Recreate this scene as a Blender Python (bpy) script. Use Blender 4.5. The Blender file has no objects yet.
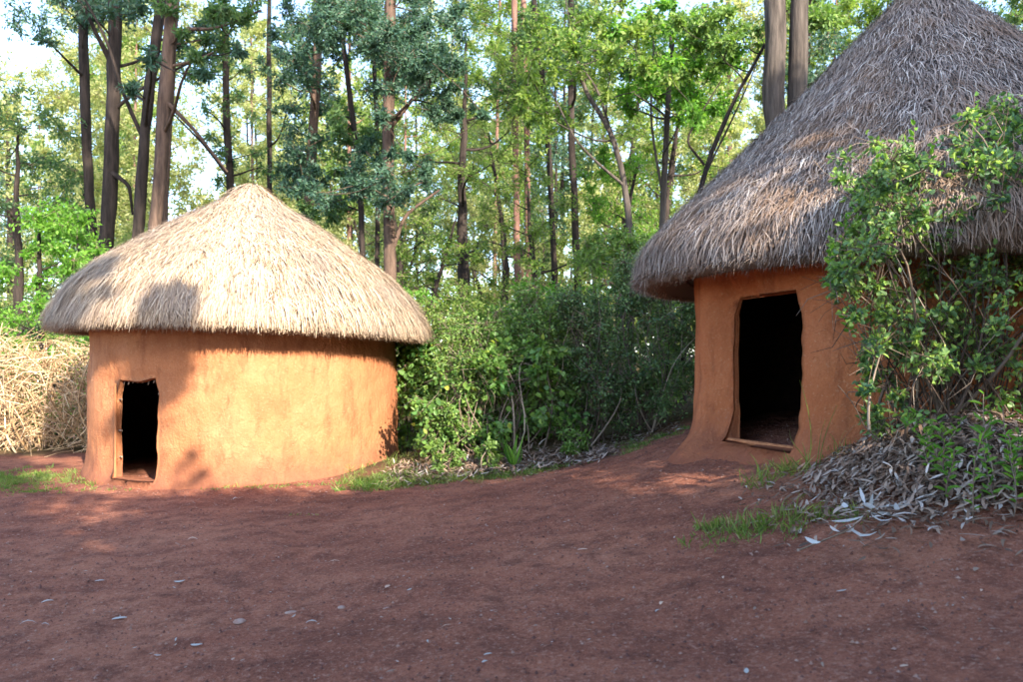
import bpy, math, random
import numpy as np
from math import radians, pi, sin, cos, atan2, sqrt

C = bpy.context.scene.collection
R = np.random.default_rng(11)
random.seed(11)
F = 800.0          # focal length of the photograph in pixels
HY = 359.0         # horizon row of the photograph
EYE = 1.5

def P(px, py, Y):
    return np.array([(px-512)/F*Y, Y, EYE+(HY-py)*Y/F])

# ------------------------------------------------------------------ noise
def _h(ix, iy, seed):
    n = (ix.astype(np.int64)*374761393 + iy.astype(np.int64)*668265263 + seed*974711) & 0x7fffffff
    n = (n ^ (n >> 13))*1274126177 & 0x7fffffff
    return ((n ^ (n >> 16)) & 0xffff)/65535.0
def vnoise(x, y, seed=0):
    x = np.asarray(x, float); y = np.asarray(y, float)
    ix = np.floor(x); iy = np.floor(y); fx = x-ix; fy = y-iy
    ix = ix.astype(np.int64); iy = iy.astype(np.int64)
    fx = fx*fx*(3-2*fx); fy = fy*fy*(3-2*fy)
    a = _h(ix, iy, seed); b = _h(ix+1, iy, seed); c = _h(ix, iy+1, seed); d = _h(ix+1, iy+1, seed)
    return (a*(1-fx)+b*fx)*(1-fy)+(c*(1-fx)+d*fx)*fy
def fbm(x, y, seed=0, o=4):
    s = 0; a = .5
    for k in range(o):
        s = s+a*(vnoise(x*2**k, y*2**k, seed+k*17)-.5); a *= .5
    return s
def sstep(a, b, x):
    t = np.clip((np.asarray(x, float)-a)/(b-a), 0, 1); return t*t*(3-2*t)

# ------------------------------------------------------------------ terrain
HX = [(-60, -.6), (-12, -.05), (-3, 0), (-1.6, .04), (-1, .1), (0, .21), (.8, .36), (1.85, .64), (2.5, .79), (4, .92), (8, 1.05), (60, 1.6)]
def gh(x, y, fine=True):
    x = np.asarray(x, float); y = np.asarray(y, float)
    b = np.interp(x, [p[0] for p in HX], [p[1] for p in HX])
    s = .55+.45*sstep(2, 8, y)
    z = b*np.where(b > 0, s, 1)
    z = z + .42*np.exp(-(((x-3.05)/.85)**2+((y-5.25)/.72)**2))          # heap under the near bush
    z = z + .34*np.exp(-(((x+.35)/1.25)**2+((y-10.7)/.8)**2))           # bank between the huts
    z = z - .16*np.exp(-(((x-1.5)/1.0)**2+((y-10.4)/1.3)**2))
    z = z + .6*sstep(18, 70, y)
    if fine:
        z = z+.10*fbm(x*.45, y*.45, 3, 3)+.035*fbm(x*1.9, y*1.9, 8, 4)
        near = np.exp(-((y-6)/9)**2)
        z = z+near*.034*fbm(x*7, y*7, 21, 4)+near*.02*np.minimum(0, fbm(x*2.6, y*2.6, 57, 2)-.05)*2
    return z

# ------------------------------------------------------------------ mesh builder
class MB:
    def __init__(s): s.v = []; s.f = []; s.n = 0; s.m = []
    def add(s, verts, faces, mi=0):
        verts = np.asarray(verts, float).reshape(-1, 3)
        faces = np.asarray(faces, np.int64)
        s.v.append(verts); s.f.append(faces+s.n); s.m.append(np.full(len(faces), mi)); s.n += len(verts)
    def build(s, name, mats, parent=None, smooth=True, origin=None):
        me = bpy.data.meshes.new(name)
        v = np.concatenate(s.v)
        if origin is not None: v = v-np.asarray(origin)
        me.vertices.add(len(v)); me.vertices.foreach_set('co', v.astype(np.float32).ravel())
        loops = np.concatenate([f.ravel() for f in s.f])
        tot = np.concatenate([np.full(len(f), f.shape[1]) for f in s.f])
        st = np.concatenate([[0], np.cumsum(tot)[:-1]])
        me.loops.add(len(loops)); me.loops.foreach_set('vertex_index', loops.astype(np.int32))
        me.polygons.add(len(tot)); me.polygons.foreach_set('loop_start', st.astype(np.int32))
        me.polygons.foreach_set('loop_total', tot.astype(np.int32))
        me.polygons.foreach_set('material_index', np.concatenate(s.m).astype(np.int32))
        me.polygons.foreach_set('use_smooth', np.full(len(tot), smooth))
        me.update(calc_edges=True)
        for m in (mats if isinstance(mats, (list, tuple)) else [mats]): me.materials.append(m)
        o = bpy.data.objects.new(name, me); C.objects.link(o)
        if parent is not None: o.parent = parent
        if origin is not None and parent is None: o.location = origin
        return o

def nrm(a): return a/np.maximum(np.linalg.norm(a, axis=-1, keepdims=True), 1e-9)

def tube(mb, pts, rad, sides=6, mi=0, cap=True, bump=0, seed=0):
    pts = np.asarray(pts, float); n = len(pts)
    rad = np.broadcast_to(np.asarray(rad, float), (n,))
    t = nrm(np.gradient(pts, axis=0))
    up = np.array([0, 0, 1.]) if abs(t[0, 2]) < .9 else np.array([1., 0, 0])
    a = nrm(np.cross(t, up)); b = np.cross(t, a)
    for i in range(1, n):
        a[i] = a[i-1]-t[i]*np.dot(a[i-1], t[i]); a[i] /= max(np.linalg.norm(a[i]), 1e-9); b[i] = np.cross(t[i], a[i])
    th = np.arange(sides)/sides*2*pi
    r = rad[:, None]*np.ones(sides)
    if bump: r = r*(1+bump*(vnoise(np.arange(n)[:, None]*.9+0*th, th[None]*2+0*rad[:, None], seed)-.5)*2)
    v = pts[:, None]+r[..., None]*(a[:, None]*np.cos(th)[None, :, None]+b[:, None]*np.sin(th)[None, :, None])
    i = np.arange(n-1)[:, None]*sides; j = np.arange(sides)[None]; k = (j+1) % sides
    f = np.stack([i+j, i+k, i+sides+k, i+sides+j], -1).reshape(-1, 4)
    mb.add(v.reshape(-1, 3), f, mi)
    if cap:
        for e, ring in ((0, np.arange(sides)), (n-1, np.arange(sides)[::-1])):
            mb.add(v[e], ring[None], mi)

def thin_tubes(mb, A, B, ra, rb, mi=0, mid=None):
    """many three-sided twigs from A to B (through mid if given)"""
    pts = [A, mid, B] if mid is not None else [A, B]
    rs = [ra, (ra+rb)/2, rb] if mid is not None else [ra, rb]
    n = len(A); d = nrm(B-A); up = np.where(np.abs(d[:, 2:3]) < .9, [[0, 0, 1.]], [[1., 0, 0]])
    a = nrm(np.cross(d, up)); b = np.cross(d, a)
    rings = []
    for p, r in zip(pts, rs):
        r = np.broadcast_to(r, (n,))[:, None]
        for k in range(3):
            t = k*2*pi/3; rings.append(p+r*(a*cos(t)+b*sin(t)))
    v = np.stack(rings, 1); m = v.shape[1]
    base = np.arange(n)[:, None]*m; fs = []
    for s in range(len(pts)-1):
        for k in range(3):
            kk = (k+1) % 3
            fs.append(np.concatenate([base+s*3+k, base+s*3+kk, base+s*3+3+kk, base+s*3+3+k], 1))
    mb.add(v.reshape(-1, 3), np.stack(fs, 1).reshape(-1, 4), mi)

def rdir(n): return nrm(R.normal(size=(n, 3)))

def leaves(mb, p, d, L, W, mi=0, shape=4, up=.6, curl=.0, fold=.25):
    """leaf blades: base p, direction d; shape 4 = lozenge, 6 = folded blade, 8 = long curved blade"""
    n = len(p); d = nrm(d)
    L = np.broadcast_to(L, (n,))[:, None]; W = np.broadcast_to(W, (n,))[:, None]
    nn = rdir(n)+np.array([0, 0, up]); side = nrm(np.cross(d, nn)); nn = np.cross(side, d)
    if shape == 4:
        v = np.stack([p, p+d*L*.45+side*W*.5, p+d*L, p+d*L*.45-side*W*.5], 1)
        mb.add(v.reshape(-1, 3), np.arange(n*4).reshape(n, 4), mi)
    elif shape == 6:
        lift = nn*W*fold
        v = np.stack([p, p+d*L*.25+side*W*.42+lift, p+d*L*.62+side*W*.45+lift, p+d*L-nn*L*curl, p+d*L*.62-side*W*.45+lift, p+d*L*.25-side*W*.42+lift], 1)
        b = np.arange(n)[:, None]*6
        mb.add(v.reshape(-1, 3), np.stack([b+[0, 1, 2, 3], b+[0, 3, 4, 5]], 1).reshape(-1, 4), mi)
    else:
        cv = R.normal(size=(n, 1))*.22+curl; cs = R.normal(size=(n, 1))*.18
        ring = []
        for t, w in ((0, .12), (.2, .8), (.5, 1), (.8, .6), (1, .04)):
            c = p+d*L*t+nn*L*cv*t*(1-t)*1.8+side*L*cs*t*(1-t)*2
            ring += [c+side*W*w*.5, c-side*W*w*.5+nn*W*.1]
        v = np.stack(ring, 1); b = np.arange(n)[:, None]*10
        mb.add(v.reshape(-1, 3), np.stack([b+[2*k, 2*k+2, 2*k+3, 2*k+1] for k in range(4)], 1).reshape(-1, 4), mi)

# ------------------------------------------------------------------ materials
def new_mat(name):
    m = bpy.data.materials.new(name); m.use_nodes = True
    nt = m.node_tree; nt.nodes.clear()
    out = nt.nodes.new('ShaderNodeOutputMaterial')
    return m, nt, out
def nd(nt, t, **kw):
    n = nt.nodes.new(t)
    for k, v in kw.items():
        if k in n.inputs.keys(): n.inputs[k].default_value = v
        else: setattr(n, k, v)
    return n
def ramp(nt, cols):
    r = nt.nodes.new('ShaderNodeValToRGB'); e = r.color_ramp.elements
    while len(e) < len(cols): e.new(.5)
    for k, (p, c) in enumerate(cols): e[k].position = p; e[k].color = (*c, 1)
    return r
def mixc(nt, f, a, b, blend='MIX'):
    m = nt.nodes.new('ShaderNodeMix'); m.data_type = 'RGBA'; m.blend_type = blend
    for s, x in ((0, f), (6, a), (7, b)):
        if isinstance(x, (int, float)): m.inputs[s].default_value = x
        elif isinstance(x, tuple): m.inputs[s].default_value = (*x, 1)
        else: nt.links.new(x, m.inputs[s])
    return m.outputs[2]
def noise(nt, scale, detail=4, rough=.55, vec=None, obj=True):
    n = nt.nodes.new('ShaderNodeTexNoise'); n.inputs['Scale'].default_value = scale
    n.inputs['Detail'].default_value = detail; n.inputs['Roughness'].default_value = rough
    if vec is None:
        tc = nt.nodes.new('ShaderNodeTexCoord'); vec = tc.outputs['Object']
    nt.links.new(vec, n.inputs['Vector'])
    return n.outputs['Fac']
def mapping(nt, scale):
    tc = nt.nodes.new('ShaderNodeTexCoord'); m = nt.nodes.new('ShaderNodeMapping')
    m.inputs['Scale'].default_value = scale; nt.links.new(tc.outputs['Object'], m.inputs['Vector']); return m.outputs[0]
def maprange(nt, x, a, b, c=0, d=1):
    m = nt.nodes.new('ShaderNodeMapRange'); nt.links.new(x, m.inputs[0])
    for k, v in zip((1, 2, 3, 4), (a, b, c, d)): m.inputs[k].default_value = v
    return m.outputs[0]

def leaf_mat(name, cols, trans=.35, rough=.55, patch=.35, pscale=.8):
    m, nt, out = new_mat(name)
    g = nt.nodes.new('ShaderNodeNewGeometry')
    r = ramp(nt, cols); nt.links.new(g.outputs['Random Per Island'], r.inputs[0])
    n = noise(nt, pscale, 2)
    col = mixc(nt, maprange(nt, n, .35, .7, 0, patch), r.outputs[0], cols[-1][1])
    p = nd(nt, 'ShaderNodeBsdfPrincipled', Roughness=rough)
    p.inputs['Specular IOR Level'].default_value = .35
    nt.links.new(col, p.inputs['Base Color'])
    t = nt.nodes.new('ShaderNodeBsdfTranslucent')
    tcol = mixc(nt, 1.0, col, (1.0, 1.05, .45), 'MULTIPLY')
    bright = mixc(nt, 1.0, tcol, (1.5, 1.5, 1.5), 'MULTIPLY')
    nt.links.new(bright, t.inputs['Color'])
    mx = nt.nodes.new('ShaderNodeMixShader'); mx.inputs[0].default_value = trans
    nt.links.new(p.outputs[0], mx.inputs[1]); nt.links.new(t.outputs[0], mx.inputs[2])
    nt.links.new(mx.outputs[0], out.inputs[0])
    return m
def island_mat(name, cols, rough=.85, patchcol=None, pscale=1.2, pf=.5, spec=.2):
    m, nt, out = new_mat(name)
    g = nt.nodes.new('ShaderNodeNewGeometry')
    r = ramp(nt, cols); nt.links.new(g.outputs['Random Per Island'], r.inputs[0]); col = r.outputs[0]
    if patchcol:
        n = noise(nt, pscale, 4)
        col = mixc(nt, maprange(nt, n, .42, .68, 0, pf), col, patchcol)
    p = nd(nt, 'ShaderNodeBsdfPrincipled', Roughness=rough); p.inputs['Specular IOR Level'].default_value = spec
    nt.links.new(col, p.inputs['Base Color']); nt.links.new(p.outputs[0], out.inputs[0])
    return m
def bark_mat(name, a, b, scale=3, stretch=.15, moss=None):
    m, nt, out = new_mat(name)
    v = mapping(nt, (scale*3, scale*3, scale*3*stretch))
    n = noise(nt, 1.6, 6, .65, v)
    r = ramp(nt, [(.3, a), (.7, b)]); nt.links.new(n, r.inputs[0]); col = r.outputs[0]
    if moss:
        n2 = noise(nt, .8, 3); col = mixc(nt, maprange(nt, n2, .5, .7, 0, .7), col, moss)
    p = nd(nt, 'ShaderNodeBsdfPrincipled', Roughness=.9); p.inputs['Specular IOR Level'].default_value = .15
    bp = nd(nt, 'ShaderNodeBump', Strength=.9, Distance=.03); nt.links.new(n, bp.inputs['Height'])
    nt.links.new(bp.outputs[0], p.inputs['Normal'])
    nt.links.new(col, p.inputs['Base Color']); nt.links.new(p.outputs[0], out.inputs[0])
    return m
def mud_mat(name, a, b, c, dark):
    m, nt, out = new_mat(name)
    n1 = noise(nt, 1.3, 5, .6); n2 = noise(nt, 7, 6, .65, mapping(nt, (1, 1, .6))); n3 = noise(nt, 45, 5, .7)
    n4 = noise(nt, 3.2, 4, .7, mapping(nt, (1.4, 1.4, .35)))
    r = ramp(nt, [(.3, a), (.5, b), (.72, c)]); nt.links.new(n1, r.inputs[0])
    col = mixc(nt, maprange(nt, n2, .4, .75, 0, .5), r.outputs[0], a)
    col = mixc(nt, maprange(nt, n4, .52, .66, 0, .65), col, dark)
    col = mixc(nt, maprange(nt, n3, .56, .7, 0, .5), col, (.52, .33, .19))
    # soil splashed up the foot of the wall
    tc = nt.nodes.new('ShaderNodeTexCoord'); sx = nt.nodes.new('ShaderNodeSeparateXYZ'); nt.links.new(tc.outputs['Object'], sx.inputs[0])
    ad = nd(nt, 'ShaderNodeMath', operation='MULTIPLY_ADD'); nt.links.new(n2, ad.inputs[0]); ad.inputs[1].default_value = -.5; nt.links.new(sx.outputs[2], ad.inputs[2])
    col = mixc(nt, maprange(nt, ad.outputs[0], -.28, .25, .85, 0), col, (.21, .08, .05))
    col = mixc(nt, maprange(nt, n3, .42, .3, 0, .5), col, dark)
    p = nd(nt, 'ShaderNodeBsdfPrincipled', Roughness=.92); p.inputs['Specular IOR Level'].default_value = .12
    s = nd(nt, 'ShaderNodeMath', operation='MULTIPLY_ADD'); nt.links.new(n3, s.inputs[0]); s.inputs[1].default_value = .3; nt.links.new(n2, s.inputs[2])
    cr = nt.nodes.new('ShaderNodeTexVoronoi'); cr.feature = 'DISTANCE_TO_EDGE'; cr.inputs['Scale'].default_value = 2.3
    dist = nt.nodes.new('ShaderNodeVectorMath'); dist.operation = 'MULTIPLY_ADD'
    nn = nt.nodes.new('ShaderNodeTexNoise'); nn.inputs['Scale'].default_value = 5; nt.links.new(tc.outputs['Object'], nn.inputs['Vector'])
    nt.links.new(nn.outputs['Color'], dist.inputs[0]); dist.inputs[1].default_value = (.5, .5, .5); nt.links.new(tc.outputs['Object'], dist.inputs[2])
    nt.links.new(dist.outputs[0], cr.inputs['Vector'])
    crk = maprange(nt, cr.outputs['Distance'], 0, .012, -.12, 0)
    gate = nd(nt, 'ShaderNodeMath', operation='MULTIPLY'); nt.links.new(crk, gate.inputs[0]); nt.links.new(maprange(nt, n1, .45, .6), gate.inputs[1])
    s2 = nd(nt, 'ShaderNodeMath', operation='ADD'); nt.links.new(s.outputs[0], s2.inputs[0]); nt.links.new(gate.outputs[0], s2.inputs[1])
    bp = nd(nt, 'ShaderNodeBump', Strength=.9, Distance=.05); nt.links.new(s2.outputs[0], bp.inputs['Height'])
    nt.links.new(bp.outputs[0], p.inputs['Normal'])
    nt.links.new(col, p.inputs['Base Color']); nt.links.new(p.outputs[0], out.inputs[0])
    return m
def ground_mat():
    m, nt, out = new_mat('soil')
    at = nt.nodes.new('ShaderNodeAttribute'); at.attribute_name = 'cover'
    n1 = noise(nt, .55, 6, .6); n2 = noise(nt, 4.5, 7, .7); n3 = noise(nt, 38, 5, .75); n4 = noise(nt, 1.4, 5, .6, mapping(nt, (.6, 2.2, 1)))
    r = ramp(nt, [(.33, (.17, .060, .037)), (.5, (.295, .11, .067)), (.66, (.39, .165, .10))]); nt.links.new(n1, r.inputs[0])
    col = mixc(nt, maprange(nt, n4, .45, .68, 0, .6), r.outputs[0], (.38, .15, .088))
    col = mixc(nt, maprange(nt, n2, .45, .66, 0, .75), col, (.11, .04, .028))
    col = mixc(nt, maprange(nt, n3, .54, .68, 0, .7), col, (.46, .27, .20))
    n5 = noise(nt, 110, 4, .8); col = mixc(nt, maprange(nt, n5, .58, .7, 0, .6), col, (.50, .36, .29)); col = mixc(nt, maprange(nt, n5, .42, .3, 0, .6), col, (.05, .02, .015))
    col = mixc(nt, maprange(nt, n3, .45, .33, 0, .7), col, (.06, .026, .022))
    fl = ramp(nt, [(.35, (.07, .045, .025)), (.55, (.13, .10, .05)), (.7, (.09, .11, .03))]); nt.links.new(n2, fl.inputs[0])
    col = mixc(nt, at.outputs['Fac'], col, fl.outputs[0])
    p = nd(nt, 'ShaderNodeBsdfPrincipled', Roughness=.95); p.inputs['Specular IOR Level'].default_value = .1
    s = nd(nt, 'ShaderNodeMath', operation='MULTIPLY_ADD'); nt.links.new(n3, s.inputs[0]); s.inputs[1].default_value = .3; nt.links.new(n2, s.inputs[2])
    bp = nd(nt, 'ShaderNodeBump', Strength=1.0, Distance=.07); nt.links.new(s.outputs[0], bp.inputs['Height'])
    nt.links.new(bp.outputs[0], p.inputs['Normal'])
    nt.links.new(col, p.inputs['Base Color']); nt.links.new(p.outputs[0], out.inputs[0])
    return m

M = {}
M['soil'] = ground_mat()
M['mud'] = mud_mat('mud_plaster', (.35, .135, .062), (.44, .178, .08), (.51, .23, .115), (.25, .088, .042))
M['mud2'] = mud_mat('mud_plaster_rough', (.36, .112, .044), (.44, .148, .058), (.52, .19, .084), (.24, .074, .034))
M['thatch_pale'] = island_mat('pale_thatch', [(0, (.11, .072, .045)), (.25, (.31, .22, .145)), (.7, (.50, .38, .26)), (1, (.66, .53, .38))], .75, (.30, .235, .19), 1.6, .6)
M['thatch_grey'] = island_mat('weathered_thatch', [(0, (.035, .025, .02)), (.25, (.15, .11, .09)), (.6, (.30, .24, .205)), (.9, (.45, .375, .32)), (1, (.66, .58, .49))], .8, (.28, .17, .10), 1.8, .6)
M['thatch_core'] = island_mat('thatch_core', [(0, (.16, .12, .09)), (1, (.18, .13, .10))], .95)
M['redwood'] = bark_mat('muddy_wood', (.30, .11, .05), (.50, .22, .10), 4)
M['inner_shade'] = bark_mat('shade_dark_inner_plaster', (.012, .009, .008), (.04, .026, .02), 2, 1)  # shade of the unlit interior, put into the inner plaster colour
M['pole'] = bark_mat('pole_wood', (.10, .07, .05), (.26, .19, .14), 4)
M['palewood'] = bark_mat('pale_wood', (.24, .17, .12), (.42, .32, .24), 4)
M['bark_dark'] = bark_mat('dark_bark', (.012, .010, .009), (.055, .042, .036), 2.4)
M['bark_brown'] = bark_mat('brown_bark', (.04, .028, .022), (.15, .10, .075), 2.4)
M['bark_red'] = bark_mat('reddish_bark', (.10, .055, .045), (.25, .14, .11), 2.4)
M['bark_grey'] = bark_mat('grey_bark', (.028, .023, .02), (.12, .10, .085), 3, .12)
M['twig'] = island_mat('twigs', [(0, (.07, .05, .04)), (.6, (.20, .15, .11)), (1, (.42, .34, .26))])
M['bushstem'] = island_mat('bush_stems', [(0, (.04, .028, .022)), (.6, (.12, .085, .065)), (.9, (.22, .17, .13)), (1, (.40, .33, .26))])
M['drytwig'] = island_mat('dry_twigs', [(0, (.26, .16, .08)), (.5, (.50, .34, .19)), (1, (.68, .52, .33))])
# foliage kinds
M['euc_dark'] = leaf_mat('leaf_blue_green', [(0, (.02, .055, .042)), (.5, (.04, .10, .07)), (1, (.08, .15, .085))], .3)
M['euc_mid'] = leaf_mat('leaf_mid_green', [(0, (.035, .09, .04)), (.5, (.07, .15, .06)), (1, (.14, .21, .07))], .45)
M['euc_light'] = leaf_mat('leaf_yellow_green', [(0, (.07, .15, .035)), (.5, (.13, .23, .05)), (1, (.27, .34, .09))], .55)
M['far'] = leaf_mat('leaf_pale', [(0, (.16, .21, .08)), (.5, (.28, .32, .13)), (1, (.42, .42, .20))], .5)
M['fresh'] = leaf_mat('leaf_fresh_green', [(0, (.06, .16, .025)), (.5, (.11, .27, .035)), (1, (.20, .37, .055))], .5)
M['shrub_dark'] = leaf_mat('leaf_shrub_dark', [(0, (.045, .09, .04)), (.6, (.10, .18, .07)), (1, (.21, .30, .10))], .3, .45)
M['shrub_mid'] = leaf_mat('leaf_shrub_green', [(0, (.07, .14, .035)), (.6, (.13, .24, .06)), (1, (.25, .35, .09))], .4, .45)
M['broad'] = leaf_mat('leaf_broad', [(0, (.045, .13, .04)), (.6, (.09, .23, .06)), (.95, (.18, .34, .08)), (1, (.36, .38, .06))], .4, .4)
M['bushleaf'] = leaf_mat('leaf_bush', [(0, (.045, .11, .065)), (.5, (.11, .22, .09)), (.8, (.22, .36, .09)), (1, (.36, .50, .10))], .35, .4)
M['grass'] = leaf_mat('grass_blade', [(0, (.06, .14, .02)), (.6, (.12, .23, .035)), (.9, (.20, .27, .06)), (1, (.38, .33, .16))], .4)
M['litter'] = island_mat('litter_leaf', [(0, (.07, .042, .028)), (.35, (.17, .105, .07)), (.65, (.29, .20, .145)), (.9, (.36, .29, .24)), (1, (.55, .49, .44))], .6, None, spec=.35)
M['silver'] = island_mat('silver_leaf', [(0, (.22, .20, .17)), (.5, (.36, .35, .32)), (1, (.52, .50, .46))], .6, None, spec=.4)
M['tanleaf'] = island_mat('tan_leaf', [(0, (.35, .20, .12)), (1, (.62, .46, .36))], .6)
M['stone'] = island_mat('pebble', [(0, (.28, .18, .14)), (1, (.40, .30, .25))], .9, (.26, .12, .08), 25, .8)

def tag(o, label=None, cat=None, group=None, kind=None):
    if label: o['label'] = label
    if cat: o['category'] = cat
    if group: o['group'] = group
    if kind: o['kind'] = kind
    return o
def empty(name, loc):
    o = bpy.data.objects.new(name, None); C.objects.link(o); o.location = loc; o.empty_display_size = .3; return o

# ------------------------------------------------------------------ ground
def axis(lo, hi, a, b, step, grow=1.18):
    mid = list(np.arange(a, b+1e-6, step)); l = []; s = step; x = a
    while x > lo: s *= grow; x -= s; l.append(x)
    r = []; s = step; x = b
    while x < hi: s *= grow; x += s; r.append(x)
    return np.array(l[::-1]+mid+r)
xs = axis(-320, 320, -8, 6, .04); ys = axis(-120, 420, 2.2, 13, .04)
X, Y = np.meshgrid(xs, ys)
Z = gh(X, Y)
# shallow trodden hollows and ridges
Z = Z+.012*np.exp(-((Y-6)/6)**2)*np.sin(Y*9+3*fbm(X*.8, Y*.8, 5)*6)*vnoise(X*.7, Y*2, 44)
nx, ny = len(xs), len(ys)
idx = np.arange(nx*ny).reshape(ny, nx)
fq = np.stack([idx[:-1, :-1], idx[:-1, 1:], idx[1:, 1:], idx[1:, :-1]], -1).reshape(-1, 4)
g = MB(); g.add(np.stack([X, Y, Z], -1), fq)
ground = g.build('ground', M['soil'])
tag(ground, 'bare trodden red-brown earth sloping up between the two huts', None, None, 'structure')
bank_edge = np.interp(X, [-8, -5.5, -2.2, -1.2, .7, 1.6, 2.2, 8], [12.2, 13.2, 9.6, 9.2, 9.3, 9.6, 10.3, 11.5])+.35*fbm(X*1.5, Y*1.5, 71)*4
cov = sstep(0, .9, Y-bank_edge)
cov = np.maximum(cov, .55*np.exp(-(((X-3.05)/.9)**2+((Y-5.3)/.75)**2))**1)
cov = np.maximum(cov, sstep(8, 12, np.abs(X-0))*sstep(2, 6, Y))
at = ground.data.attributes.new('cover', 'FLOAT', 'POINT'); at.data.foreach_set('value', cov.ravel().astype(np.float32))

# ------------------------------------------------------------------ huts
def hut(label, cx, cy, z0, rw, wall_top, door_px, door_z, prof, under, wallmat, strawmat, nst, sL, sW, thick, flare, seed, skew=(0, 0), roll=.05):
    root = empty('thatched_hut', (cx, cy, z0)); tag(root, label, 'hut', 'round thatched mud huts')
    ctr = np.array([cx, cy])
    def theta_of(px):
        d = np.array([(px-512)/F, 1.]); d /= np.linalg.norm(d)
        b = d@ctr; t = b-sqrt(b*b-(ctr@ctr-rw*rw)); q = d*t-ctr
        return atan2(q[1], q[0])
    ta, tb = theta_of(door_px[0]), theta_of(door_px[1])
    nt_ = 300; nd_ = 15
    th = np.concatenate([np.linspace(ta, tb, nd_), np.linspace(tb, ta+2*pi, nt_-nd_+2)[1:-1]])
    nth = len(th)
    zb, zt = door_z
    zs = np.concatenate([np.linspace(-.35, zb, 6)[:-1], np.linspace(zb, zt, 34), np.linspace(zt, wall_top, 16)[1:]])
    kb, kt = 5, 38
    TH, ZZ = np.meshgrid(th, zs)
    # distance to the doorway in metres
    tm = (ta+tb)/2; hw = abs(tb-ta)/2*rw
    dth = np.abs((TH-tm+pi) % (2*pi)-pi)*rw-hw
    dz = np.maximum(zb-ZZ, ZZ-zt)
    dd = np.sqrt(np.maximum(dth, 0)**2+np.maximum(dz, 0)**2)
    inside = (dth <= 1e-6) & (dz <= 1e-6)
    dd = np.where(inside, 0, dd)
    near = np.exp(-(dd/.35)**2)
    # waver of the doorway edge
    wv = near*(.022*(vnoise(ZZ*3.1, np.sign(TH-tm)*3+0*ZZ, seed)-.5)*2+.012*(vnoise(ZZ*11, np.sign(TH-tm)*3+0*ZZ, seed+5)-.5)*2)
    side = np.clip((TH-tm)*rw/hw, -1, 1)
    TH2 = TH+np.where(np.abs(((TH-tm+pi) % (2*pi))-pi)*rw < hw+.6, wv/rw*np.abs(side), 0)
    # rounded top corners of the doorway
    cr = sstep(zt-.22, zt, ZZ)*(ZZ <= zt+.001)*near
    TH2 = TH2-side*cr*.07/rw*(np.abs(side) > .9)
    ZZ2 = ZZ+near*.03*(vnoise(TH*rw*4, ZZ*0+7, seed)-.5)*2*(ZZ > .5)
    xx, yy = np.cos(TH2)*rw, np.sin(TH2)*rw
    lump = .10*fbm(TH2*rw*.9+30, ZZ*.9, seed+2, 3)+.035*fbm(TH2*rw*4+90, ZZ*4, seed+3, 4)
    lft = (((TH2-tm+pi) % (2*pi))-pi)*((ta-tm)) > 0
    dd2 = np.sqrt(np.maximum(dth, 0)**2+np.maximum(ZZ-zt, 0)**2)+np.maximum(zb+.05-ZZ, 0)*1.5
    dipf = np.where(lft, roll, .04)
    seam = np.minimum(np.abs(np.abs(((TH2-tm) % (2*pi))-pi)), .2)/.2   # keep the wall closed where the angle wraps
    ro = rw+lump*seam+flare(TH2, ZZ, tm, hw, rw)-dipf*np.exp(-(dd2/np.where(lft, .20, .07))**2)
    ri = rw-thick+0*lump
    vo = np.stack([np.cos(TH2)*ro, np.sin(TH2)*ro, ZZ2], -1); vi = np.stack([np.cos(TH2)*ri, np.sin(TH2)*ri, ZZ2], -1)
    nz = len(zs); ii = np.arange(nz*nth).reshape(nz, nth)
    fo = []; fi = []; off = nz*nth
    for k in range(nz-1):
        for j in range(nth):
            j2 = (j+1) % nth
            if kb <= k < kt and j < nd_-1: continue
            fo.append((ii[k, j], ii[k, j2], ii[k+1, j2], ii[k+1, j])); fi.append((off+ii[k, j], off+ii[k+1, j], off+ii[k+1, j2], off+ii[k, j2]))
    fj = []
    loop = [(kb, j) for j in range(nd_-1, -1, -1)]+[(k, 0) for k in range(kb+1, kt+1)]+[(kt, j) for j in range(1, nd_)]+[(k, nd_-1) for k in range(kt-1, kb-1, -1)]
    # jamb with one rounded middle loop
    L_ = len(loop)-1; pts_o = np.array([vo[a, b] for a, b in loop[:L_]]); pts_i = np.array([vi[a, b] for a, b in loop[:L_]])
    rings = []
    cen = pts_o.mean(0)
    for t in (.3, .5, .7):
        q = pts_o*(1-t)+pts_i*t; inn = nrm(cen-q)*np.array([.4, .4, 1]); q = q+inn*.015; rings.append(q)
    V = np.concatenate([vo.reshape(-1, 3), vi.reshape(-1, 3)]+rings)
    ids = [np.array([ii[a, b] for a, b in loop[:L_]])]+[2*off+n*L_+np.arange(L_) for n in range(3)]+[np.array([off+ii[a, b] for a, b in loop[:L_]])]
    for a, b in zip(ids[:-1], ids[1:]):
        for q in range(L_):
            w = (q+1) % L_; fj.append((a[q], a[w], b[w], b[q]))
    # top rim
    ft = [(ii[nz-1, j], ii[nz-1, (j+1) % nth], off+ii[nz-1, (j+1) % nth], off+ii[nz-1, j]) for j in range(nth)]
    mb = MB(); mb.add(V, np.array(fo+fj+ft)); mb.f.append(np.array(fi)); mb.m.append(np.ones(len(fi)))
    w = mb.build('wall', [wallmat, M['inner_shade']], root)
    # roof core: outer skin and underside in one closed lathe
    pr = np.array(prof, float); un = np.array(under, float)
    def lump_r(t, s): return .07*fbm(np.cos(t)*3+10, np.sin(t)*3+s*1.3+20, seed+9, 3)*2
    sg = np.concatenate([[0], np.cumsum(np.hypot(*np.diff(pr, axis=0).T))])
    S = np.linspace(0, sg[-1], 34); pro = np.stack([np.interp(S, sg, pr[:, 0]), np.interp(S, sg, pr[:, 1])], 1)
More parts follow.
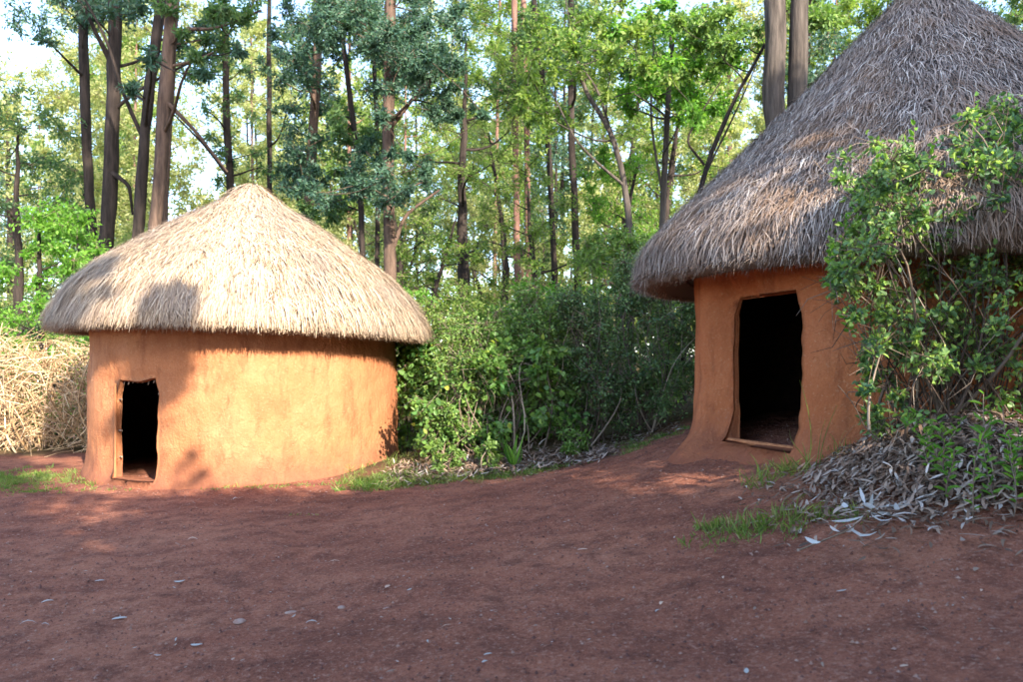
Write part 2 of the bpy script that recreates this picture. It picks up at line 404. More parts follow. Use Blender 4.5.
    allp = np.concatenate([pro, un]); nr = 160; t = np.arange(nr)/nr*2*pi
    def tilt(x, y): return skew[0]*x+skew[1]*y
    V = []
    for k, (r, z) in enumerate(allp):
        rr = r*(1+0*t) + (lump_r(t, z)*min(1, r) if r > .05 else 0)
        x, y = np.cos(t)*(rr-.02), np.sin(t)*(rr-.02)
        V.append(np.stack([x, y, z-.02+tilt(x, y)*min(1, r)+0*t], 1))
    V = np.concatenate(V); K = len(allp)
    i = np.arange(K-1)[:, None]*nr; j = np.arange(nr)[None]; k2 = (j+1) % nr
    f = np.stack([i+j, i+nr+j, i+nr+k2, i+k2], -1).reshape(-1, 4)
    mb = MB(); mb.add(V, f)
    # straw
    smax = sg[-1]
    def surf(s, t):
        r = np.interp(s, sg, pr[:, 0]); z = np.interp(s, sg, pr[:, 1])
        r2 = np.interp(s+.05, sg, pr[:, 0]); z2 = np.interp(s+.05, sg, pr[:, 1])
        r0 = np.interp(s-.05, sg, pr[:, 0]); z0_ = np.interp(s-.05, sg, pr[:, 1])
        dr, dz = r2-r0, z2-z0_; l = np.hypot(dr, dz)+1e-9; dr, dz = dr/l, dz/l
        rr = r+lump_r(t, z)*np.minimum(1, r)
        p = np.stack([np.cos(t)*rr, np.sin(t)*rr, z], -1); p[:, 2] += tilt(p[:, 0], p[:, 1])*np.minimum(1, r)
        dn = np.stack([np.cos(t)*dr, np.sin(t)*dr, dz], -1); no = np.stack([-np.cos(t)*dz, -np.sin(t)*dz, dr], -1)
        tg = np.stack([-np.sin(t), np.cos(t), 0*t], -1)
        return p, dn, no, tg
    def straws(n, s, L, W, sd, lift, rag=0):
        t = R.uniform(0, 2*pi, n); p, dn, no, tg = surf(s, t)
        fl = fbm(p[:, 0]*2.2+p[:, 2], p[:, 1]*2.2-p[:, 2], seed+31, 3)*1.5
        d = nrm(dn+tg*(fl*sd*1.6+R.normal(size=n)*sd)[:, None]+no*(R.normal(size=n)*.06+rag*np.abs(R.normal(size=n)))[:, None])
        p = p+no*(R.uniform(-.02, lift, n))[:, None]
        side = nrm(np.cross(d, no)); Wd = W*R.uniform(.6, 1.5, n)[:, None]; Ld = np.minimum(L*R.uniform(.55, 1.5, n), np.maximum(smax-s, .02)+.015+R.exponential(.022, n))[:, None]
        mid = p+d*Ld*.5+no*(R.normal(size=n)*.008+.012)[:, None]; end = p+d*Ld+np.array([0, 0, -1])*Ld*.04-no*.012
        v = np.stack([p-side*Wd*.5, p+side*Wd*.5, mid-side*Wd*.5, mid+side*Wd*.5, end-side*Wd*.15, end+side*Wd*.15], 1)
        b = np.arange(n)[:, None]*6
        mb.add(v.reshape(-1, 3), np.stack([b+[0, 1, 3, 2], b+[2, 3, 5, 4]], 1).reshape(-1, 4), 1)
    s = np.interp(np.sqrt(R.uniform(0, 1, nst)), np.interp(S, S, pro[:, 0])/pro[-1, 0], S)
    sdv = .14 if seed == 5 else .27
    straws(nst, np.where(s > smax-sL*.85, smax-sL*(.62+R.exponential(.3, nst)), s), sL, sW, sdv, .035)
    straws(nst//8, s[:nst//8], sL*.8, sW*.9, .6, .05, .12)
    straws(nst//6, smax-.05-R.exponential(.10, nst//6), sL*.24, sW, .2, .01)       # fringe of the eave
    n = 500; straws(n, R.uniform(0, .25, n), sL*1.0, sW*1.2, .3, .05)
    # ragged straw ends under the eave
    n = nst//5; t = R.uniform(0, 2*pi, n); q = R.uniform(0, 1, n)
    a, b = pr[-1], un[1]
    r = a[0]*(1-q)+b[0]*q; z = a[1]*(1-q)+b[1]*q
    rr = r+lump_r(t, z); p = np.stack([np.cos(t)*rr, np.sin(t)*rr, z+.05], -1); p[:, 2] += tilt(p[:, 0], p[:, 1])
    d = np.stack([np.cos(t)*.55, np.sin(t)*.55, 0*t-.8], -1)+R.normal(size=(n, 3))*.28
    leaves(mb, p, d, R.uniform(.05, .16, n), sW*.8, 1, 4)
    mb.build('roof', [M['thatch_core'], strawmat], root)
    # rafters and the eave ring of poles
    ra = MB()
    for k in range(26):
        t_ = k/26*2*pi+R.uniform(-.04, .04)
        a = np.array([cos(t_)*un[-2][0]*.5, sin(t_)*un[-2][0]*.5, np.interp(.5*un[-2][0], [0, un[-2][0]], [un[-1][1], un[-2][1]])-.05])
        b = np.array([cos(t_)*(pr[-1, 0]-.12), sin(t_)*(pr[-1, 0]-.12), un[0][1]+.0])
        b[2] += tilt(b[0], b[1]); m_ = (a+b)/2+R.normal(size=3)*.02
        q = MB(); tube(q, [a, m_, b], [.028, .026, .02], 6); q.build('rafter', M['pole'], root)
    for rr, zz in ((pr[-1, 0]-.22, un[0][1]+.02), (rw+.09, un[1][1]+.06)):
        q = MB(); t_ = np.linspace(0, 2*pi, 60); p = np.stack([np.cos(t_)*rr, np.sin(t_)*rr, zz+0*t_+.02*np.sin(t_*7)], -1); p[:, 2] += tilt(p[:, 0], p[:, 1])
        tube(q, p, .02, 6, cap=False); q.build('eave_pole', M['pole'], root)
    return root, ta, tb, tm

def fl1(TH, Z, tm, hw, rw):
    return .10*np.exp(-np.maximum(Z, 0)/.12)+.03*np.exp(-((Z-.8)/.5)**2)
def fl2(TH, Z, tm, hw, rw):
    d = (tm-TH+pi) % (2*pi)-pi; d = np.abs(d)*rw-hw
    left = np.exp(-((d-.22)/.35)**2)
    return .13*np.exp(-np.maximum(Z, 0)/.16)+left*(.22*np.exp(-np.maximum(Z, 0)/.22)+.05)

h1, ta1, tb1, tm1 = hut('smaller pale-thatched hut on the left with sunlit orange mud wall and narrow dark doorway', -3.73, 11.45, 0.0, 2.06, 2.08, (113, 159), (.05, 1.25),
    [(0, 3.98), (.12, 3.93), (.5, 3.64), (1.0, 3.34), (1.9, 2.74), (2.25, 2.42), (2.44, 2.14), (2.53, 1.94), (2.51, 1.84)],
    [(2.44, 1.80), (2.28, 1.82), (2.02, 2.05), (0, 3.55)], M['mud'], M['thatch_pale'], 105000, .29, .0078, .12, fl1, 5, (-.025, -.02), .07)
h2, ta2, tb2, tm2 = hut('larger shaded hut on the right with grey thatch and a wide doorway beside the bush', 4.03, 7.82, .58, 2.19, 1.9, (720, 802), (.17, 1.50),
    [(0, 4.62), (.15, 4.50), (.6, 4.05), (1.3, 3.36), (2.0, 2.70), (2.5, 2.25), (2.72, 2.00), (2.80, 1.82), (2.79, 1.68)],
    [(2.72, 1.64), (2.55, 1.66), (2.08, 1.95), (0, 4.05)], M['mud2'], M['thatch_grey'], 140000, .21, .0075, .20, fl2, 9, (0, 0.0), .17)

# timber at the doorways
def on_wall(th, r, z): return np.array([cos(th)*r, sin(th)*r, z])
q = MB(); tube(q, [on_wall(ta1+.012, 2.04+.0, z)+[0, 0, 0] for z in (0.0, .4, .8, 1.2)], [.017, .015, .016, .012], 8, bump=.3); q.build('door_post', M['redwood'], h1)
for z in (.22, .47, .66, .93, 1.08):
    q = MB(); tube(q, [on_wall(tb1+.03, 1.96, z), on_wall(tb1-.025, 1.985+R.uniform(-.02, .02), z+R.uniform(-.02, .02))], [.017, .012], 6); q.build('lath_end', M['palewood'], h1)
for z in (.3, .62, 1.0):
    q = MB(); tube(q, [on_wall(ta1-.02, 1.97, z), on_wall(ta1+.04, 1.99, z+.01)], [.014, .011], 6); q.build('lath_end', M['palewood'], h1)
for k in range(9):
    t_ = ta1+(tb1-ta1)*(k+.5)/9; q = MB(); tube(q, [on_wall(t_, 1.96, 1.26), on_wall(t_, 1.99, 1.21+R.uniform(-.02, .02))], [.012, .007], 5); q.build('reed_end', M['pole'], h1)
q = MB(); tube(q, [on_wall(ta2-.05, 2.12, .185), on_wall(tm2, 2.10, .185), on_wall(tb2+.03, 2.12, .175)], [.018, .022, .02], 8, bump=.15); q.build('door_sill', M['redwood'], h2)

# ------------------------------------------------------------------ plants
def curve(a, b, bend=.15, n=7, sag=0.0, up=.0):
    a = np.asarray(a, float); b = np.asarray(b, float); t = np.linspace(0, 1, n)[:, None]
    L = np.linalg.norm(b-a); o = R.normal(size=3)*bend*L; o2 = R.normal(size=3)*bend*.5*L
    p = a*(1-t)+b*t+o*(t*(1-t)*2)+o2*(np.sin(t*2*pi)*.35)
    p[:, 2] += (up*L*t*(1-t)*2)[:, 0]
    return p
def foliage(leafmb, twigmb, Cc, Rr, K, per, L, W, droop=.25, shape=4, twr=.004, flat=.8, lspread=.25, mi=0, trim=None, curl=.05):
    n = len(Cc)*K
    c = np.repeat(Cc, K, 0); r = np.repeat(Rr, K)
    d = rdir(n); d[:, 2] = d[:, 2]*flat+.12; ln = r*R.uniform(.5, 1.1, n)
    st = c-d*ln[:, None]*.15; en = c+d*ln[:, None]; en[:, 2] -= ln*.15
    if twigmb is not None:
        thin_tubes(twigmb, st, en, twr, twr*.35)
    m = n*per; i = np.repeat(np.arange(n), per); t = R.uniform(.15, 1.05, m)[:, None]
    p = st[i]*(1-t)+en[i]*t+R.normal(size=(m, 3))*(r[i]*lspread*.35)[:, None]
    ld = d[i]*.5+R.normal(size=(m, 3))*.6; ld[:, 2] -= droop
    Ls = L*R.uniform(.6, 1.35, m); Ws = W*R.uniform(.7, 1.25, m)
    if trim is not None:
        k = trim(p); p, ld, Ls, Ws = p[k], ld[k], Ls[k], Ws[k]
    if len(p): leaves(leafmb, p, ld, Ls, Ws, mi, shape, curl=curl)

def tree(label, trunk, r0, r1, clumps, leafmat, barkmat, L=.13, W=.05, K=12, per=14, name='tree', cat='tree', group=None, limbs=None, sides=10, droop=.3, forks=(), bump=.12, limb_r=.35, origin=None, shape=4, fork_r=.38, fork_e=.4):
    """trunk: points from the ground up; clumps: rows x y z radius; limbs join them to the trunk"""
    trunk = np.asarray(trunk, float); base = trunk[0].copy() if origin is None else np.asarray(origin, float)
    n = 26; t = np.linspace(0, 1, n); ti = np.linspace(0, 1, len(trunk))
    tr = np.stack([np.interp(t, ti, trunk[:, k]) for k in range(3)], 1)
    for _ in range(3): tr[1:-1] = (tr[:-2]+2*tr[1:-1]+tr[2:])/4
    wob = .16*r0*np.cumsum(R.normal(size=(n, 2)), 0)*.5; wob -= t[:, None]*wob[-1]; tr[:, :2] += wob
    rr = r0+(r1-r0)*t**.85; rr[0] *= 1.5; rr[1] *= 1.12
    root = empty(name, base); tag(root, label, cat, group)
    mb = MB(); tube(mb, tr-base, rr, sides, bump=bump, seed=int(R.integers(1e6)))
    lf = MB(); cl = np.asarray(clumps, float).reshape(-1, 4)
    for fk in forks:                                    # fork: explicit polyline limb
        fk = np.asarray(fk, float); m = 14; tt = np.linspace(0, 1, m); ti2 = np.linspace(0, 1, len(fk))
        q = np.stack([np.interp(tt, ti2, fk[:, k]) for k in range(3)], 1)
        for _ in range(2): q[1:-1] = (q[:-2]+2*q[1:-1]+q[2:])/4
        tube(mb, q-base, np.linspace(r0*fork_r, r0*fork_r*fork_e, m), 7, bump=.1)
    nodes = [np.array([*tr[k], rr[k]*.45]) for k in range(3, n)]
    order = np.argsort([np.min(np.hypot(*(tr[:, :2]-c[:2]).T)+.2*np.abs(tr[:, 2]-c[2])) for c in cl])
    for o_ in order:
        c = cl[o_]; N = np.array(nodes); dv = c[:3]-N[:, :3]; hd = np.hypot(dv[:, 0], dv[:, 1]); L3 = np.linalg.norm(dv, axis=1)
        cost = L3+1.2*np.maximum(0, .35*hd-dv[:, 2])+.5*np.maximum(0, .3-L3)
        k = int(np.argmin(cost)); q = curve(N[k, :3], c[:3], .10, 7, up=-.05); ra = min(N[k, 3], .010+.022*L3[k], limb_r*.12)
        tube(mb, q-base, np.linspace(ra, max(.005, ra*.45), 7), 5, cap=False)
        for w_ in (2, 4, 6): nodes.append(np.array([*q[w_], max(.006, ra*(1-.09*w_))]))
    mb.build('trunk', barkmat, root)
    tw = MB(); foliage(lf, tw, cl[:, :3]-base, cl[:, 3], K, per, L, W, droop, shape)
    lf.add(np.concatenate(tw.v), np.concatenate(tw.f), 1)
    lf.build('crown', [leafmat, M['twig']], root)
    return root

def gz(x, y): return float(gh(x, y, False))
def ptrunk(pts, Yd):
    """photo polyline (bottom to top) at distance Yd, carried down to the ground"""
    a = [P(x, y, Yd) for x, y in pts]; x0 = a[0][0]-(a[1][0]-a[0][0])*.2
    return [np.array([x0, Yd, gz(x0, Yd)-.1])]+a
def extend(pts, up, lean=(0, 0)):
    q = pts[-1].copy(); d = pts[-1]-pts[-2]; d = d/np.linalg.norm(d); return pts+[q+d*up+np.array([lean[0], lean[1], 0])]
def blobs(specs, Yd, dj=1.0):
    """leaf masses given by centre, half size in the photo and count -> clump rows"""
    out = []
    for (cx, cy, hx, hy, n, rpx) in specs:
        for _ in range(n):
            a = R.normal(size=2)*.55; a = np.clip(a, -1.1, 1.1)
            y = Yd+R.normal()*dj; p = P(cx+a[0]*hx, cy+a[1]*hy, y); out.append([*p, rpx*R.uniform(.6, 1.3)*y/F])
    return out
def top(pts, n, spread, rad, dz=(0, 4)):
    q = pts[-1]; return [[q[0]+R.normal()*spread, q[1]+R.normal()*spread, q[2]+R.uniform(*dz)-2, rad*R.uniform(.7, 1.3)] for _ in range(n)]

# --- trees whose trunks can be told apart
T = ptrunk([(93, 300), (92, 240), (88, 130), (82, 0)], 19); T = extend(T, 6)
tree('dark thin straight trunk, leftmost of the dark trunks behind the pale roof', T, .13, .10, blobs([(60, 20, 40, 25, 10, 20), (140, -20, 50, 20, 8, 22)], 19)+top(T, 14, 1.8, .8), M['euc_dark'], M['bark_dark'])
T = ptrunk([(103, 300), (106, 230), (112, 110), (113, 0)], 17.5); T = extend(T, 6)
tree('thick dark trunk standing just right of the leftmost dark trunk', T, .16, .14, blobs([(128, 8, 40, 14, 10, 20), (215, 40, 30, 20, 5, 14)], 17.5)+top(T, 16, 2, .8), M['euc_dark'], M['bark_dark'],
     forks=[[P(110, 60, 17.5), P(95, 30, 17.3), P(72, -20, 17)], [P(108, 170, 17.5), P(130, 185, 17.5), P(133, 215, 17.6)]])
T = ptrunk([(133, 300), (138, 235), (143, 150), (150, 95), (163, 0)], 16.5); T = extend(T, 6)
tree('dark crooked trunk leaning right and forking below the top of the frame', T, .12, .10, blobs([(165, 70, 45, 45, 6, 12)], 16.5)+top(T, 14, 2, .8), M['euc_dark'], M['bark_dark'],
     forks=[[P(142, 135, 16.5), P(122, 90, 16.3), P(108, 40, 16), P(75, -20, 15.8)]])
T = ptrunk([(153, 300), (155, 230), (163, 110), (171, 0)], 16); T = extend(T, 6)
tree('brown sunlit trunk, rightmost of the trunk group left of the pale roof apex', T, .135, .12, blobs([(220, 15, 45, 15, 10, 16), (190, 45, 30, 20, 4, 12)], 16)+top(T, 14, 2, .8), M['euc_mid'], M['bark_brown'],
     forks=[[P(168, 55, 16), P(180, 28, 16), P(215, 30, 16), P(262, 10, 16)], [P(165, 100, 16), P(195, 130, 16), P(228, 172, 16.2)]])
T = ptrunk([(164, 300), (164, 200), (170, 110), (174, 30)], 17); T = extend(T, 5)
tree('slim brown trunk touching the right side of the sunlit brown trunk', T, .07, .06, top(T, 8, 1.5, .8), M['euc_mid'], M['bark_brown'])
T = ptrunk([(233, 260), (232, 190), (227, 120), (226, 55)], 20); T = extend(T, 5)
tree('slender trunk with wispy foliage rising right behind the pale roof apex', T, .11, .07, blobs([(215, 80, 30, 35, 12, 17), (240, 140, 26, 40, 10, 15), (195, 55, 25, 25, 6, 14)], 20)+top(T, 10, 1.6, .8), M['euc_mid'], M['bark_dark'],
     forks=[[P(232, 180, 20), P(205, 145, 20), P(172, 112, 19.8)]], K=10, per=10, L=.11)
T = ptrunk([(271, 290), (271, 200), (270, 110), (270, 40)], 22); T = extend(T, 5)
tree('very thin dark trunk midway between the pale roof apex and the leaning trunk', T, .08, .06, blobs([(268, 60, 18, 45, 8, 14)], 22)+top(T, 8, 1.6, .8), M['euc_dark'], M['bark_dark'], K=10, per=10)
T = ptrunk([(303, 290), (308, 220), (316, 110), (320, 0)], 19); T = extend(T, 5)
tree('brown trunk leaning right with blue-green foliage, over the right slope of the pale roof', T, .13, .10, blobs([(305, 75, 32, 60, 30, 20), (290, 165, 30, 25, 14, 17)], 19, 1.4)+top(T, 12, 1.8, .9), M['euc_dark'], M['bark_brown'])
T = ptrunk([(390, 310), (389, 250), (389, 120), (390, 30)], 15); T = extend(T, 5)
tree('tall brown trunk with the densest dark blue-green crown at the top centre-left', T, .13, .10,
     blobs([(395, 40, 60, 45, 75, 20), (340, 20, 50, 25, 30, 20), (430, 75, 30, 20, 14, 15), (455, 112, 26, 10, 9, 11), (360, 185, 60, 28, 22, 17), (395, 150, 36, 30, 10, 13)], 15, 1.6)+top(T, 20, 1.8, .9),
     M['euc_dark'], M['bark_brown'], L=.075, W=.032, K=15, per=26, forks=[[P(391, 255, 15), P(405, 215, 15), P(440, 190, 15)], [P(389, 130, 15), P(420, 90, 14.8), P(440, 70, 14.8)]])
T = ptrunk([(364, 300), (362, 210), (355, 130), (347, 70)], 17); T = extend(T, 3)
tree('thin grey trunk left of the tall brown trunk with the dark crown', T, .07, .05, blobs([(350, 150, 26, 40, 14, 15), (330, 215, 26, 20, 8, 13)], 17), M['euc_mid'], M['bark_dark'], K=10)
T = ptrunk([(377, 300), (378, 220), (377, 140), (374, 60)], 18); T = extend(T, 3)
tree('thin pole-like trunk hard against the left side of the tall brown trunk', T, .06, .04, blobs([(376, 160, 16, 40, 8, 13)], 18), M['euc_mid'], M['bark_dark'], K=10)
for k, (xa, lab, mt) in enumerate([(518, 'reddish straight trunk, left one of a close pair in the middle of the wood', 'bark_red'), (527, 'reddish straight trunk, right one of a close pair in the middle of the wood', 'bark_red')]):
    T = ptrunk([(xa+2, 310), (xa, 230), (xa-1, 120), (xa-3, 20)], 21+k); T = extend(T, 6)
    tree(lab, T, .10, .07, blobs([(500+20*k, 100, 30, 30, 10, 17), (530, 35, 30, 25, 8, 18)], 21+k)+top(T, 8, 1.6, .9), M['euc_mid'], M[mt])
T = ptrunk([(557, 310), (553, 235), (549, 130), (538, 30)], 20); T = extend(T, 5)
tree('dark slim trunk leaning left, first right of the reddish pair', T, .09, .06, blobs([(520, 60, 45, 45, 22, 18)], 20, 1.5)+top(T, 8, 1.6, .9), M['euc_light'], M['bark_dark'])
T = ptrunk([(579, 310), (576, 235), (572, 130), (571, 20)], 19); T = extend(T, 5)
tree('dark straight trunk left of the crooked forked tree', T, .10, .07, blobs([(590, 50, 40, 40, 20, 18)], 19, 1.5)+top(T, 8, 1.6, .9), M['euc_mid'], M['bark_dark'])
T = ptrunk([(631, 310), (630, 240), (624, 185), (610, 130), (585, 95), (572, 40)], 13.5)
tree('crooked forked tree with grey bark and bright leaves in the middle of the wood', T, .075, .03,
     blobs([(585, 40, 45, 40, 26, 18), (640, 55, 45, 40, 26, 18), (540, 120, 30, 25, 10, 14)], 13.8, 1.4), M['euc_light'], M['bark_grey'], L=.09, W=.045,
     forks=[[P(624, 185, 13.5), P(600, 165, 13.4), P(575, 140, 13.3), P(552, 90, 13.2)], [P(618, 160, 13.5), P(600, 90, 13.6), P(575, 60, 13.7), P(565, -10, 13.7)]])
T = ptrunk([(661, 310), (663, 235), (668, 120), (675, -10)], 14.5); T = extend(T, 3)
tree('slim grey stem with bright green leaf tiers left of the big grey roof', T, .07, .045,
     blobs([(690, 60, 40, 30, 22, 18), (650, 90, 35, 18, 14, 16), (700, 110, 30, 18, 10, 14), (655, 20, 40, 20, 12, 18)], 14.3, 1.3)+top(T, 8, 1.2, .7), M['fresh'], M['bark_grey'], L=.09, W=.05,
     forks=[[P(664, 200, 14.5), P(650, 120, 14.5), P(655, 50, 14.6), P(650, -20, 14.6)]])
T = ptrunk([(684, 310), (690, 230), (712, 150), (740, 90), (765, 45)], 12.5)
tree('dark stem arching right in front of the twin trunk beside the grey roof', T, .06, .025,
     blobs([(735, 35, 30, 26, 22, 15), (700, 30, 26, 20, 10, 14), (815, 10, 40, 18, 12, 16)], 13, .9), M['shrub_mid'], M['bark_dark'], L=.085, W=.045,
     forks=[[P(690, 225, 12.5), P(705, 175, 12.4), P(735, 115, 12.3), P(757, 65, 12.3)], [P(705, 165, 12.5), P(685, 140, 12.4), P(722, 80, 12.4)]])
# the big twin trunk behind the grey roof
T = [np.array([4.12, 12.2, .7])]+[P(x, y, 12.2) for x, y in ((782, 230), (779, 95), (776, 0))]; T = extend(T, 5)
tw_ = [np.array([4.28, 12.25, .7]), P(794, 230, 12.25), P(797, 90, 12.25), P(800, 0, 12.25), P(806, -200, 12.25)]
big = tree('thick grey-brown twin trunk rising behind the slope of the big grey roof', T, .165, .155, top(T, 18, 2.2, .9, (0, 3)), M['euc_dark'], M['bark_grey'], sides=16, bump=.1, forks=[tw_], fork_r=1.0, fork_e=.8)

# --- left side: soft green mass beside the hut
def mass_tree(label, x, y, h, w, leafmat, n, L=.09, W=.045, K=12, per=14, bark='bark_dark', zlo=.15, cat='tree', name='tree', group=None):
    z = gz(x, y); cl = []
    for _ in range(n):
        q = R.uniform(zlo, 1)**.8; a = R.uniform(0, 2*pi); r = w*sqrt(R.uniform(0.1, 1))*(1-.75*max(0, q-.35))
        cl.append([x+cos(a)*r, y+sin(a)*r, z+h*q, .34*w*R.uniform(.5, 1.1)])
    return tree(label, [(x, y, z-.1), (x+.05*h*R.normal()*.5, y, z+h*.5), (x+.05*h*R.normal(), y, z+h*.95)], .022*h+.02, .02, cl, leafmat, M[bark], L, W, K, per, name, cat, group)
mass_tree('bushy fresh green tree at the left edge above the dry brush', -8.7, 15.2, 4.6, 1.3, M['fresh'], 46, K=14)
mass_tree('darker feathery tree in the top left behind the bushy green tree', -11.3, 18.5, 7.5, 2.2, M['euc_mid'], 50, L=.11)
mass_tree('low rounded green tree between the brush hedge and the dark trunks', -6.9, 16.5, 3.3, 1.1, M['fresh'], 36, K=12)
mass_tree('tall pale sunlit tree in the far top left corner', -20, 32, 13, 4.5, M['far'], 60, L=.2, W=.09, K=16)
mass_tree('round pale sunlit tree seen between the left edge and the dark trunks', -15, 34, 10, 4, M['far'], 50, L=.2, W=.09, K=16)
mass_tree('yellow-green tree filling the gap left of the grey roof', 3.8, 19, 7.5, 2.2, M['euc_light'], 46, L=.11, W=.055)
mass_tree('blue-green leafy tree over the right side of the grey roof apex', 11.2, 16.5, 10.5, 1.6, M['euc_mid'], 40, L=.11, W=.05, zlo=.4)

MT = [('loose bright young tree behind the bushes at the right edge of the pale roof', -1.6, 16.5, 4.6, 1.3, 'euc_light'), ('loose yellow-green young tree behind the middle of the gap', .3, 17.5, 5.6, 1.5, 'euc_light'),
 ('fresh green young tree behind the crooked forked tree', 2.3, 16.8, 5.2, 1.3, 'fresh'), ('pale young tree just left of the grey roof slope', 4.1, 22, 7.0, 1.7, 'far'), ('leafy bright tree standing behind the slim grey stem', 3.0, 20.5, 8.6, 2.0, 'euc_light'),
 ('pale green tree behind the reddish trunk pair', -.2, 23, 8.2, 2.0, 'far'), ('feathery mid green tree behind the tall brown trunk', -2.9, 20.5, 7.5, 1.7, 'euc_mid'), ('bright upper tree above the left half of the gap', -.9, 19, 9.6, 1.8, 'euc_light')]
for lab, x, y, h, w_, mt in MT: mass_tree(lab, x, y, h, w_, M[mt], 40, L=.065, W=.032, K=14, per=15, zlo=.2)
# --- templates for the wood behind, then copies
def copy_tree(root, loc, rz, s, label, group):
    r = root.copy(); C.objects.link(r); r.location = loc; r.rotation_euler = (0, 0, rz); r.scale = (s, s, s*R.uniform(.9, 1.15)); r['label'] = label; r['group'] = group
    for ch in root.children:
        c = ch.copy(); C.objects.link(c); c.parent = r
    return r
def tall_template(h, mat, bark, r, n, lo, sp, L=.17):
    cl = []
    for _ in range(n):
        q = R.uniform(lo, 1.02); a = R.uniform(0, 2*pi); w = sp*(.35+.65*sin(min(1, (q-lo)/(1-lo))*pi))
        rr = w*R.uniform(.3, 1); cl.append([cos(a)*rr, sin(a)*rr, h*q, R.uniform(.45, .95)])
    dx = R.normal()*.6
    return tree('tall slender tree', [(0, 0, -.3), (dx*.2, 0, h*.35), (dx, R.normal()*.3, h*.98)], r, .04, cl, mat, M[bark], L, L*.4, 12, 13, group='trees')
TL = [tall_template(17, M['euc_mid'], 'bark_dark', .12, 80, .42, 2.4), tall_template(20, M['far'], 'bark_dark', .14, 85, .38, 2.8),
      tall_template(15, M['euc_light'], 'bark_red', .10, 75, .35, 2.2), tall_template(18, M['far'], 'bark_brown', .12, 80, .4, 2.6), tall_template(13, M['euc_dark'], 'bark_dark', .11, 40, .45, 1.8)]
UL = []
for h, w, mat, nn in ((5, 1.6, 'euc_light', 34), (7, 1.9, 'far', 40), (4, 1.7, 'far', 30), (6, 1.8, 'euc_mid', 36)):
    o = mass_tree('young leafy tree', 0, 0, h, w, M[mat], nn, L=.13, W=.06, zlo=.1); o.location = (0, 0, 0); UL.append(o)
def scatter(tpl, n, ylo, yhi, smin, smax, label, group, gap, used, excl=lambda x, y: False, spread=.75):
    first = {id(t): True for t in tpl}; k = 0; tries = 0
    while k < n and tries < 4000:
        tries += 1
        y = ylo+(yhi-ylo)*R.uniform(0, 1)**.8; x = R.uniform(-1, 1)*y*spread
        if excl(x, y) or any((x-a)**2+(y-b)**2 < gap*gap for a, b in used): continue
        used.append((x, y)); t = tpl[int(R.integers(len(tpl)))] if k >= len(tpl) else tpl[k]
        loc = (x, y, gz(x, y)); rz = R.uniform(0, 6.28); s = R.uniform(smin, smax)
        if first[id(t)]:
            first[id(t)] = False; t.location = loc; t.rotation_euler = (0, 0, rz); t.scale = (s, s, s); t['label'] = label; t['group'] = group
        else: copy_tree(t, loc, rz, s, label, group)
        k += 1
used = []
scatter(TL, 110, 27, 80, .8, 1.2, 'tall slender tree among many alike in the sunlit wood behind the huts', 'slender trees of the wood behind the huts', 2.0, used,
        lambda x, y: (-.47 < x/y < -.33 and R.uniform() < .9) or (x/y < -.54 and R.uniform() < .6))
used2 = []
scatter(UL, 70, 20, 60, .7, 1.15, 'young leafy tree in the undergrowth of the wood behind the huts', 'young trees of the undergrowth', 2.2, used2,
        lambda x, y: (-.44 < x/y < -.34 and y < 45))

# far wood that reads as one mass
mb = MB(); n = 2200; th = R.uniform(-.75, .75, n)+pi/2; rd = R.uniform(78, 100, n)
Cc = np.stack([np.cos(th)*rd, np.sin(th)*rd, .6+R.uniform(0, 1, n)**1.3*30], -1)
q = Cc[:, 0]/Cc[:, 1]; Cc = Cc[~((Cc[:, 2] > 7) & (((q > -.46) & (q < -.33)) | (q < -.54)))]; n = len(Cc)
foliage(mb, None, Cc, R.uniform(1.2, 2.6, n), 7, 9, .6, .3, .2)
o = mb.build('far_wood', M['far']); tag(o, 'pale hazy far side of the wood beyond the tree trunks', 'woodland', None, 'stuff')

# ------------------------------------------------------------------ shrubs
def shrub(label, x, y, w, d, h, leafmat, L, W, n=40, K=9, per=9, stems=10, shape=6, droop=.15, name='shrub', cat='shrub', group=None, twig='twig', lean=(0, 0), rad=.22, zlo=.12, stemr=.012, flat=.9, trim=None, z=None, curl=.1):
    z = gz(x, y) if z is None else z
    root = empty(name, (x, y, z)); tag(root, label, cat, group)
    cl = []
    for _ in range(n):
        a = R.uniform(0, 2*pi); q = R.uniform(zlo, 1); r = sqrt(R.uniform(.1, 1))*(1-.6*max(0, q-.45))
        cl.append([cos(a)*r*w+lean[0]*q*h, sin(a)*r*d+lean[1]*q*h, h*q*(1-.12*r), rad*R.uniform(.6, 1.4)*min(1.3, h)])
    cl = np.array(cl); st = MB()
    for k in range(stems):
        c = cl[int(R.integers(n))]; a = np.array([R.normal()*.25*w, R.normal()*.25*d, -.05])
        tube(st, curve(a, c[:3], .18, 9, up=.1), np.linspace(stemr*R.uniform(.6, 1.2), stemr*.25, 9), 5, cap=False)
    i = R.integers(0, n, n*2); j = R.integers(0, n, n*2)
    a_, b_ = cl[i, :3], cl[j, :3]; b_ = a_+(b_-a_)*np.minimum(1, .6/np.maximum(np.linalg.norm(b_-a_, axis=1), .01))[:, None]
    thin_tubes(st, a_, b_, stemr*.35, stemr*.15, mid=(a_+b_)/2+R.normal(size=a_.shape)*.05)
    lf = MB(); foliage(lf, st, cl[:, :3], cl[:, 3], K, per, L, W, droop, shape, stemr*.25, flat, trim=trim, curl=curl)
    st.build('stems', M[twig], root); lf.build('leaves', leafmat, root)
    return root
